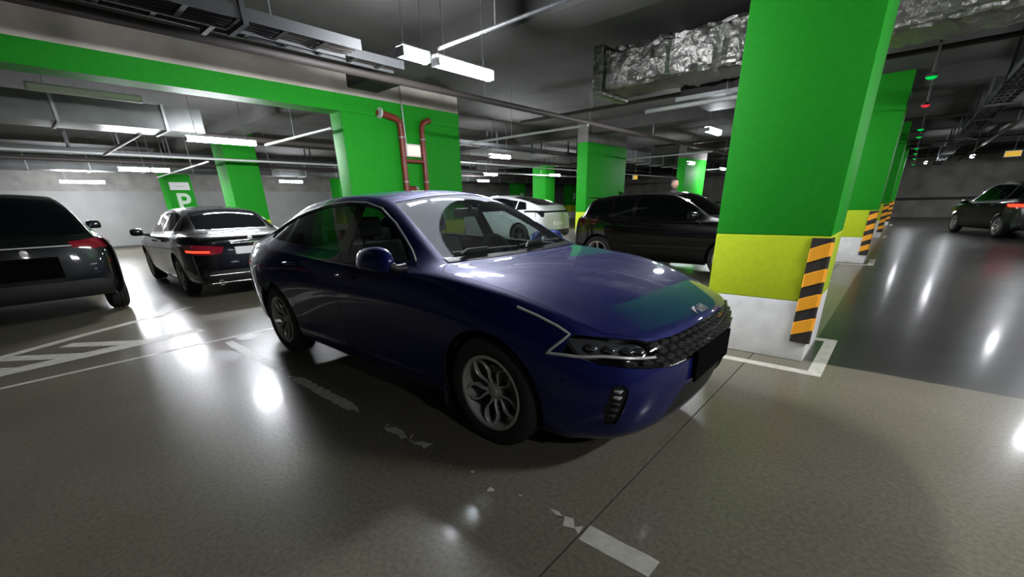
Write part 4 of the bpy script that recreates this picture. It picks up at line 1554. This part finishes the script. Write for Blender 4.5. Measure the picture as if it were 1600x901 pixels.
def columns():
    # aisle side row
    labs = ['big green pillar with lime and white bands right beside the blue sedan nose', 'second green aisle pillar, just behind the nearest pillar', 'third green aisle pillar from the blue sedan, with corner guard', 'farthest green aisle pillar before the end wall']
    gl = ['black and orange corner guard on the nearest green pillar', 'black and orange corner guard on the second aisle pillar', 'black and orange corner guard on the third aisle pillar', 'black and orange corner guard on the farthest aisle pillar']
    for y, l, g in zip((1.80, 9.25, 16.75, 24.3), labs, gl):
        pillar(.335, 1.20, y, y + .80, l, 'green pillars along the aisle')
        guard(1.20, y, g)
    # second row: wide piers below the green beam
    for (y0, y1), l in zip(((1.71, 4.31), (9.33, 11.75), (17.1, 19.6), (24.6, 27.1)), ('wide green pier with red pipes behind the blue sedan roof', 'wide green pier behind the black hatchback, left of the person', 'wide green pier in the distance right of the person behind the hatchback', 'farthest wide green pier of the second row')):
        r = pillar(-6.05, -5.70, y0, y1, l, 'wide green piers below the beam', 2.82 if y0 < 2 else 2.95)
        if y0 > 2:
            box('pier_head', -.175, .175, (y0 - y1) / 2, (y1 - y0) / 2, 2.95, RZ, 'concrete', r)
    # third row
    for y, l in zip((2.29, 9.9, 17.5, 25.1), ('slim green column behind the black sedan, right of the P column', 'slim green column of the third row hidden behind the pier with pipes', 'slim green column above the white crossover roof', 'slim green column far behind the hatchback')):
        r = pillar(-14.17, -13.3, y, y + .87, l, 'slim green columns of the third row')
    for y, l in zip((2.29, 9.5, 16.7, 23.7, 30.9), ('green column with a white P and white sign by the back wall', 'green back wall column behind the pier with red pipes', 'green back wall column left of the white crossover', 'green back wall column with a pale P above the white crossover roof', 'green back wall column with a pale P left of the hatchback')):
        r = pillar(-21.3, -20.45, y, y + .87, l, 'green columns by the back wall')
        letter('P', .95, 'sign_letter', r, Matrix.Translation((.427, .02, 1.66)) @ Matrix.Rotation(math.pi / 2, 4, 'Z') @ Matrix.Rotation(math.pi / 2, 4, 'X'))
        if y < 3:
            sb = bmesh.new()
            bm_box(sb, .43, .45, -.33, .33, 2.16, 2.44, 0, .005)
            sg = link('sign_board', sb, 'sign_white', r)
            box('sign_line', .45, .452, -.18, .14, 2.28, 2.305, 'housing', sg)

def strip_light(x, y, ln, z, label, along='y', lit=True, drop=None):
    r = empty('strip_light', (x, y, z), 0 if along == 'y' else math.pi / 2)
    tag(r, label, 'lamp', 'ceiling strip lights')
    h = ln / 2
    b = bmesh.new()
    bm_prism(b, [(-.050, .034), (-.040, .050), (.040, .050), (.050, .034)], lambda u, v, d: Vector((u, -h + d, v)), ln)
    link('housing', b, 'housing', r)
    b = bmesh.new()
    prof = [(-.048, .034), (-.052, -.012), (-.040, -.040), (.0, -.052), (.040, -.040), (.052, -.012), (.048, .034)]
    bm_prism(b, prof, lambda u, v, d: Vector((u, -h + .012 + d, v)), ln - .024)
    link('diffuser', b, 'diffuser' if lit else 'sign_white', r, 60)
    for s in (-1, 1):
        box('end_cap', -.054, .054, s * (h - .012), s * (h + .004), -.045, .03, 'housing', r)
        tube('hanger', [(0, s * h * .7, .04), (0, s * h * .7, (drop or RZ) - z)], .005, 'galv', r, 6)
    return r

def lamps():
    L = [(-2.0, .37, .30, 2.60, 'short bright strip light over the blue sedan, left of the pair'),
         (-2.0, .985, .74, 2.60, 'long bright strip light over the blue sedan, right of the pair'),
         (-8.4, .76, 1.16, 2.58, 'bright strip light above the black sedan'),
         (-13.6, .24, .64, 2.40, 'strip light beyond the black sedan, left of a close pair'),
         (-13.6, .79, .40, 2.40, 'strip light beyond the black sedan, right of a close pair'),
         (-20.2, -.09, 1.16, 2.40, 'far strip light near the back wall above the crossover'),
         (-18.4, 6.25, .95, 2.44, 'far strip light left of the pier with red pipes'),
         (-7.25, 7.25, .80, 2.58, 'bright strip light between the two wide piers, nearest of three'),
         (-12.6, 12.5, .80, 2.57, 'strip light between the two wide piers, middle of three'),
         (-16.4, 15.9, .85, 2.56, 'strip light between the two wide piers, farthest of three'),
         (-11.4, 15.7, .75, 2.56, 'small strip light just left of the pier behind the hatchback'),
         (-4.6, 14.6, .55, 2.56, 'small strip light right of the pier behind the hatchback'),
         (-4.9, 19.4, .55, 2.56, 'small far strip light at the left edge of the big pillar'),
         (-1.55, 7.15, .72, 2.57, 'bright strip light at the left edge of the big pillar'),
         (4.05, 1.2, .75, 2.60, 'strip light over the aisle nearest the camera'),
         (4.05, 8.0, .35, 2.60, 'strip light over the aisle beside the second pillar'),
         (4.3, 14.7, .35, 2.60, 'strip light over the aisle before the driving car'),
         (3.1, 22.0, .45, 2.58, 'strip light over the aisle behind the driving car'),
         (1.9, 26.5, .45, 2.66, 'farthest strip light over the aisle'),
         (7.5, 22.0, .45, 2.58, 'strip light over the bays right of the aisle'),
         (7.5, 27.0, .45, 2.58, 'strip light by the end wall right of the aisle'),
         (4.2, -2.2, .21, 2.60, 'added strip light out of view just right of the camera, lighting the pillar and floor')]  # last lamp is added, unseen, to light the pillar face and near floor
    for x, y, ln, z, l in L:
        strip_light(x, y, ln, z, l)
    strip_light(-7.84, -1.05, 1.25, 3.0, 'unlit strip light under the ceiling above the dark crossover', lit=False)
    # bay indicator dots under a rail along the aisle
    n = 0
    labs = ['green', 'red', 'green', 'green', 'green', 'green', 'green', 'green']
    nth = ['nearest green bay indicator light over the aisle', 'red bay indicator light over the aisle', 'second green bay indicator light over the aisle', 'third green bay indicator light over the aisle', 'fourth green bay indicator light over the aisle', 'fifth green bay indicator light over the aisle', 'sixth green bay indicator light over the aisle', 'farthest green bay indicator light over the aisle']
    for y, c, l in zip((4.55, 6.65, 9.9, 11.5, 15.0, 17.2, 20.0, 24.5), labs, nth):
        r = empty('bay_indicator', (1.49, y, 2.5))
        tag(r, l, 'indicator', 'bay indicator lights along the aisle')
        b = bmesh.new()
        bm_lathe(b, [(.001, .05), (.03, .05), (.052, .03), (.055, .012), (.001, .012)], 20, 'z')
        link('housing', b, 'dark_pipe', r, 40)
        b = bmesh.new()
        bm_lathe(b, [(.001, -.012), (.03, -.008), (.045, .004), (.05, .012), (.001, .012)], 20, 'z')
        link('lens', b, 'dot_' + c, r, 60)
        tube('stem', [(0, 0, .05), (0, 0, RZ - 2.5)], .006, 'dark_pipe', r, 6)
    t = tube('indicator_rail', [(1.49, 4.3, 2.78), (1.49, 33, 2.78)], .014, 'dark_pipe', None, 6)
    tag(t, 'thin dark rail under the ceiling carrying the bay indicators', 'rail')
    for x, y, z, w, rz, l in ((4.32, 24.0, 2.68, .42, 0, 'small yellow lit sign hanging far down the aisle'), (-9.0, 19.3, 2.42, .42, math.pi / 2, 'small yellow lit sign hanging right of the pier behind the hatchback')):
        r = empty('lit_sign', (x, y, z), rz)
        tag(r, l, 'sign')
        box('sign_face', -w / 2, w / 2, -.022, -.02, -.09, .09, 'sign_yellow', r)
        box('sign_case', -w / 2 - .02, w / 2 + .02, -.02, .03, -.11, .11, 'housing', r)
        tube('hanger', [(0, 0, .1), (0, 0, RZ - z)], .006, 'galv', r, 6)

def services():
    def pipe(name, pts, r, m, label, cat='pipe', group=None, n=8):
        o = tube(name, bend(pts) if len(pts) > 2 else pts, r, m, None, n)
        tag(o, label, cat, group)
        for a, c in zip(pts[:-1], pts[1:]):
            a, c = Vector(a), Vector(c)
            k = max(1, int((c - a).length / 3.0))
            for i in range(k):
                p = a + (c - a) * ((i + .5) / k)
                tube('hanger_rod', [p, (p.x, p.y, RZ)], .005, 'galv', o, 5)
        return o
    # red risers on the pier, cross link and valve
    x = -5.64
    rr = empty('red_riser', (0, 0, 0))
    tag(rr, 'pair of dark red fire pipes with elbows on the green pier', 'pipe')
    tube('pipe_run', bend([(x, 2.82, .02), (x, 2.82, 2.80), (x, 2.45, 2.86), (x - .12, 2.40, 2.87)], .12, 7), .055, 'red_pipe', rr, 12)
    tube('pipe_run', bend([(x, 3.30, .02), (x, 3.30, 2.79), (x, 3.50, 2.86), (x - .12, 3.56, 2.87)], .12, 7), .050, 'red_pipe', rr, 12)
    tube('cross_pipe', [(x, 2.82, 2.14), (x, 3.30, 2.14)], .032, 'red_pipe', rr, 10)
    tube('elbow_collar', [(x + .0, 2.43, 2.862), (x + .0, 2.40, 2.866)], .085, 'white_pipe', rr, 14)
    for y, z in ((2.82, 2.52), (2.82, 1.78), (3.30, 2.52), (3.30, 1.78)):
        tube('pipe_clamp', [(x, y, z - .012), (x, y, z + .012)], .064, 'galv', rr, 12)
    tube('valve', [(x, 2.86, 1.66), (x + .02, 3.0, 1.66)], .045, 'red_pipe', rr, 12)
    tube('valve_cap', [(x + .02, 3.0, 1.66), (x + .02, 3.06, 1.66)], .05, 'galv', rr, 12)
    e = empty('exit_lamp', (-5.66, 3.062, 2.32))
    tag(e, 'small glowing lamp box between the red pipes on the green pier', 'lamp')
    bb = bmesh.new()
    bm_box(bb, -.03, .03, -.165, .165, -.11, .11, 0, .01)
    link('lamp_case', bb, 'sign_white', e)
    bb = bmesh.new()
    bm_box(bb, .03, .05, -.13, .13, -.075, .075, 0, .008)
    link('lamp_glow', bb, 'exit_glow', e)
    tube('conduit', [(-.01, -.13, .11), (-.01, -.16, RZ - 2.32 - .02)], .014, 'galv', e, 6)
    # sprinkler main and branches
    pipe('sprinkler_pipe', [(-3.80, -11, 2.88), (-3.80, 33, 2.88)], .045, 'dark_pipe', 'long rusty sprinkler main under the ceiling behind the blue sedan roof', n=10)
    for k, y in enumerate((-3.0, 4.93, 11.8, 20.4)):
        lab = ['sprinkler branch pipe above the crossover side', 'pale branch pipe crossing between the pier and the foil duct', 'branch pipe over the black hatchback bays', 'far branch pipe near the small strip lights'][k]
        pipe('branch_pipe', [(-6.6, y, 2.62), (-3.0, y, 2.62)], .022, 'white_pipe', lab)
    pipe('conduit', [(-12.2, -8, 2.60), (-12.2, 33, 2.60)], .028, 'white_pipe', 'long white conduit crossing in front of the far strip lights')
    pipe('conduit', [(-8.1, -.52, 2.55), (-11.95, -.50, 2.55)], .024, 'white_pipe', 'short white conduit slanting above the dark crossover')
    pipe('conduit', [(-5.72, 1.50, 2.55), (-8.3, 1.48, 2.55)], .022, 'white_pipe', 'white conduit meeting the pier with red pipes from the left')
    pipe('conduit', [(-12.4, 1.60, 2.55), (-19.5, 1.9, 2.55)], .022, 'white_pipe', 'white conduit running back toward the P column')
    pipe('conduit', [(-9.4, 4.4, 2.62), (-9.4, 33, 2.56)], .024, 'white_pipe', 'white conduit seen between the two wide piers')
    pipe('conduit', [(-1.95, .62, 2.68), (-.35, .42, 2.60), (.9, .30, 2.72)], .014, 'galv', 'thin grey conduit running right from the lights over the blue sedan')
    pipe('conduit', [(-1.6, 4.24, 2.56), (.6, 4.22, 2.56)], .030, 'white_pipe', 'white conduit below the foil duct beside the big pillar')
    pipe('dark_pipe', [(-.9, 5.9, 2.98), (-.9, 33, 2.98)], .05, 'dark_pipe', 'dark pipe under the ceiling over the blue sedan hood')
    pipe('dark_pipe', [(-10.6, -11, 2.92), (-10.6, 33, 2.92)], .07, 'dark_pipe', 'thick dark pipe under the ceiling behind the beam')
    pipe('dark_pipe', [(-17.2, -11, 2.85), (-17.2, 33, 2.85)], .06, 'dark_pipe', 'dark pipe under the ceiling near the back wall')
    pipe('dark_pipe', [(3.3, 4.4, 2.98), (3.3, 33, 2.98)], .05, 'dark_pipe', 'dark pipe under the ceiling over the aisle')
    for k, y in enumerate((6.2, 13.6, 21.0, 28.6)):
        pipe('cross_pipe', [(-5.6, y, 3.10), (5.8, y, 3.10)], .035, 'dark_pipe', ['nearest', 'second', 'third', 'farthest'][k] + ' dark pipe crossing under the aisle ceiling')
    # cable trays: side rails, rungs, cables
    def tray(x, y0, y1, z, w, label, m='tray'):
        r = empty('cable_tray', (x, y0, z))
        tag(r, label, 'cable tray', 'cable trays under the ceiling')
        ln = y1 - y0
        for s in (-1, 1):
            box('side_rail', s * w / 2 - .006, s * w / 2 + .006, 0, ln, -.01, .075, m, r)
        rung = bpy.data.meshes.new('rung')
        b = bmesh.new()
        bm_box(b, -w / 2, w / 2, -.018, .018, -.006, .006)
        b.to_mesh(rung); b.free()
        rung.materials.append(MAT[m])
        for i in range(int(ln / .35)):
            share('rung', rung, r, (0, .2 + i * .35, 0))
        for i in range(4):
            xo = -w / 2 + .05 + i * (w - .1) / 3
            tube('cable', [(xo, 0, .025), (xo + .01, ln * .5, .028), (xo, ln, .025)], .017, 'guard_black', r, 6)
        hy = .6
        while hy < ln:
            box('hanger_strut', -w / 2 - .02, -w / 2 + .02, hy, hy + .04, -.02, RZ - z, m, r)
            box('hanger_strut', w / 2 - .02, w / 2 + .02, hy, hy + .04, -.02, RZ - z, m, r)
            box('hanger_foot', -w / 2 - .03, w / 2 + .03, hy, hy + .04, -.045, -.012, m, r)
            hy += 2.2
    tray(-2.72, -8.0, .22, 2.72, .30, 'cable tray running in from the left toward the lights over the blue sedan')
    tray(-3.35, -8.0, 1.2, 2.86, .22, 'narrower cable tray in front of the green beam at the left')
    tray(2.42, 4.5, 33.0, 2.78, .30, 'long cable tray over the aisle right of the indicator lights')
    tray(-8.25, 3.0, 33.0, 2.95, .40, 'cable tray seen between the wide piers')
    tray(-16.0, -10, 33.0, 2.95, .40, 'far cable tray near the back wall')
    # foil wrapped duct
    b = bmesh.new()
    n, mseg = 150, 28
    rnd = random.Random(11)
    x0, x1, yc_, zc_, hw, hh = -1.88, 5.7, 3.80, 2.985, .36, .235
    rows = []
    for i in range(n + 1):
        x_ = x0 + (x1 - x0) * i / n
        row = []
        for k in range(mseg):
            t = 2 * math.pi * k / mseg
            c, s = math.cos(t), math.sin(t)
            ex = .28
            u = math.copysign(abs(c) ** ex, c) * hw
            v = math.copysign(abs(s) ** ex, s) * hh
            j = rnd.gauss(0, .009) + .012 * math.sin(x_ * 9 + k * .7) * math.sin(k * 1.9 + x_ * 3.1)
            band = -.02 if (i % 18) == 0 else 0
            f = 1 + (j + band) / .3
            row.append(b.verts.new((x_ + rnd.gauss(0, .006), yc_ + u * f, zc_ + v * f)))
        rows.append(row)
    for a, c in zip(rows[:-1], rows[1:]):
        for k in range(mseg):
            b.faces.new((a[k], a[(k + 1) % mseg], c[(k + 1) % mseg], c[k]))
    b.faces.new(rows[0]); b.faces.new(rows[-1][::-1])
    bmesh.ops.recalc_face_normals(b, faces=b.faces)
    du = link('foil_duct', b, 'foil', None, 25)
    tag(du, 'crinkled silver foil duct hung under the ceiling beside the big pillar', 'duct')
    fb = bmesh.new()
    bm_box(fb, -2.02, -1.86, 3.40, 4.20, 2.70, 3.27, 0, .03)
    link('end_flange', fb, 'foil', du)
    gr = bmesh.new()
    bm_box(gr, -1.15, .55, 4.32, 5.6, 2.66, RZ - .004, 0, .01)
    o = link('duct_box', gr, 'guard_black', None)
    tag(o, 'dark duct box hanging behind the foil duct', 'duct')
    lip = bmesh.new()
    bm_box(lip, -1.19, .59, 4.28, 4.34, 2.63, 2.68)
    link('box_flange', lip, 'galv', o)
    for (x_, y0, y1, z0, z1, w, l) in ((-9.1, -11, .6, 2.72, 3.10, .8, 'wide grey duct under the ceiling above the dark crossover'), (-18.9, -11, 33, 2.66, 3.1, .7, 'far grey duct along the back wall'), (-7.35, 12.5, 33, 2.8, 3.2, .6, 'grey duct beyond the pier behind the hatchback'), (6.3, -11, 33, 2.75, 3.2, .8, 'grey duct over the bays right of the aisle')):
        d = bmesh.new()
        bm_box(d, x_ - w / 2, x_ + w / 2, y0, y1, z0, z1)
        o = link('air_duct', d, 'duct', None)
        tag(o, l, 'duct')
        y = y0 + 1.2
        while y < y1:
            box('duct_flange', x_ - w / 2 - .02, x_ + w / 2 + .02, y, y + .04, z0 - .02, z1 + .02, 'galv', o)
            y += 1.4

# ------------------------------------------------------------------ the person behind the hatchback
def person():
    mat('skin', (.36, .20, .15), .6)
    mat('hair', (.012, .009, .008), .6)
    mat('coat', (.018, .018, .02), .8)
    mat('trousers', (.02, .022, .03), .8)
    mat('eye', (.03, .02, .02), .3)
    r = empty('person', (-2.72, 8.5, 0), math.radians(-35))
    tag(r, 'person in dark clothes standing behind the black hatchback, only the head showing', 'person')
    def skin_mesh(name, pts, edges, m, parent, root=0, lv=2):
        me = bpy.data.meshes.new(name)
        me.from_pydata([p[:3] for p in pts], edges, [])
        o = bpy.data.objects.new(name, me)
        COL.objects.link(o)
        md = o.modifiers.new('s', 'SKIN')
        md.use_smooth_shade = True
        for i, p in enumerate(pts):
            me.skin_vertices[0].data[i].radius = (p[3], p[4] if len(p) > 4 else p[3])
            me.skin_vertices[0].data[i].use_root = (i == root)
        sd = o.modifiers.new('d', 'SUBSURF')
        sd.levels = lv
        dg = bpy.context.evaluated_depsgraph_get()
        out = bpy.data.meshes.new_from_object(o.evaluated_get(dg))
        bpy.data.objects.remove(o)
        return link(name, out, m, parent, 80)
    # faces +x in its own frame; y to its left
    body = [(0, 0, .96, .13, .16), (0, 0, 1.15, .12, .15), (.0, 0, 1.34, .13, .18), (-.01, 0, 1.47, .08, .10), (0, 0, 1.56, .055, .055), (.012, 0, 1.64, .058, .058),
            (-.01, .17, 1.44, .062), (0, .215, 1.17, .046), (.06, .22, .93, .034), (.08, .21, .84, .032),
            (-.01, -.17, 1.44, .062), (0, -.215, 1.17, .046), (.06, -.22, .93, .034), (.08, -.21, .84, .032),
            (0, .095, .90, .092), (.015, .10, .50, .062), (-.01, .10, .09, .044), (.12, .11, .04, .038),
            (0, -.095, .90, .092), (.015, -.10, .50, .062), (-.01, -.10, .09, .044), (.12, -.11, .04, .038)]
    ed = [(0, 1), (1, 2), (2, 3), (3, 4), (4, 5), (3, 6), (6, 7), (7, 8), (8, 9), (3, 10), (10, 11), (11, 12), (12, 13), (0, 14), (14, 15), (15, 16), (16, 17), (0, 18), (18, 19), (19, 20), (20, 21)]
    bo = skin_mesh('body', body, ed, 'coat', r)
    # head: a shaped ball with brow, nose, chin
    h = bmesh.new()
    bmesh.ops.create_uvsphere(h, u_segments=28, v_segments=20, radius=1)
    for v in h.verts:
        x, y, z = v.co
        sx, sy, sz = .098, .077, .118
        if z < 0:
            sy *= 1 - .28 * (-z) ** 1.5
            sx *= 1 - .10 * (-z)
        px, py, pz = x * sx, y * sy, z * sz
        if x > .5:
            px += .022 * math.exp(-((y / .16) ** 2)) * math.exp(-(((z + .12) / .20) ** 2))      # nose
            px -= .010 * math.exp(-(((abs(y) - .36) / .16) ** 2)) * math.exp(-(((z - .10) / .13) ** 2))  # eye sockets
            px += .007 * math.exp(-((y / .3) ** 2)) * math.exp(-(((z + .47) / .08) ** 2))        # lips
            px += .010 * math.exp(-((y / .3) ** 2)) * math.exp(-(((z + .85) / .15) ** 2))        # chin
        v.co = (px + .012, py, pz + 1.69)
    hd = link('head', h, 'skin', bo, 80)
    for s in (-1, 1):
        e = bmesh.new()
        bmesh.ops.create_uvsphere(e, u_segments=10, v_segments=8, radius=.011, matrix=Matrix.Translation((.092, s * .030, 1.702)))
        link('eye', e, 'eye', hd, 80)
        e = bmesh.new()
        bmesh.ops.create_uvsphere(e, u_segments=10, v_segments=8, radius=.026, matrix=Matrix.Translation((.0, s * .078, 1.685)) @ Matrix.Diagonal((.6, .3, 1.2, 1)))
        link('ear', e, 'skin', hd, 80)
    hr = bmesh.new()
    bmesh.ops.create_uvsphere(hr, u_segments=24, v_segments=16, radius=1)
    for v in hr.verts:
        x, y, z = v.co
        v.co = (x * .112 - .004, y * .090, z * .130 + 1.702)
    bmesh.ops.delete(hr, geom=[v for v in hr.verts if (v.co.z < 1.752 and v.co.x > .045) or (v.co.z < 1.72 and v.co.x > .005) or v.co.z < 1.635], context='VERTS')
    link('hair', hr, 'hair', bo, 80)
    # hands
    for s in (-1, 1):
        base = Vector((.085, s * .208, .80))
        pts = [(base.x, base.y, base.z + .045, .026, .016), (base.x + .004, base.y, base.z, .034, .016), (base.x + .006, base.y, base.z - .03, .032, .014)]
        ed = [(0, 1), (1, 2)]
        palm = skin_mesh('hand', pts, ed, 'skin', bo, lv=1)
        for k in range(4):
            ox = -.026 + k * .0175
            ln = (.055, .066, .070, .060)[k]
            f = [(base.x + .006 + ox, base.y, base.z - .03, .0085), (base.x + .008 + ox, base.y - s * .006, base.z - .03 - ln * .55, .008), (base.x + .012 + ox, base.y - s * .020, base.z - .03 - ln, .007)]
            skin_mesh('finger', f, [(0, 1), (1, 2)], 'skin', palm, lv=1)
        f = [(base.x + .028, base.y, base.z + .01, .0095), (base.x + .045, base.y - s * .012, base.z - .02, .009), (base.x + .048, base.y - s * .022, base.z - .045, .008)]
        skin_mesh('thumb', f, [(0, 1), (1, 2)], 'skin', palm, lv=1)

setting()
columns()
blue_sedan()
other_cars()
lamps()
services()
person()
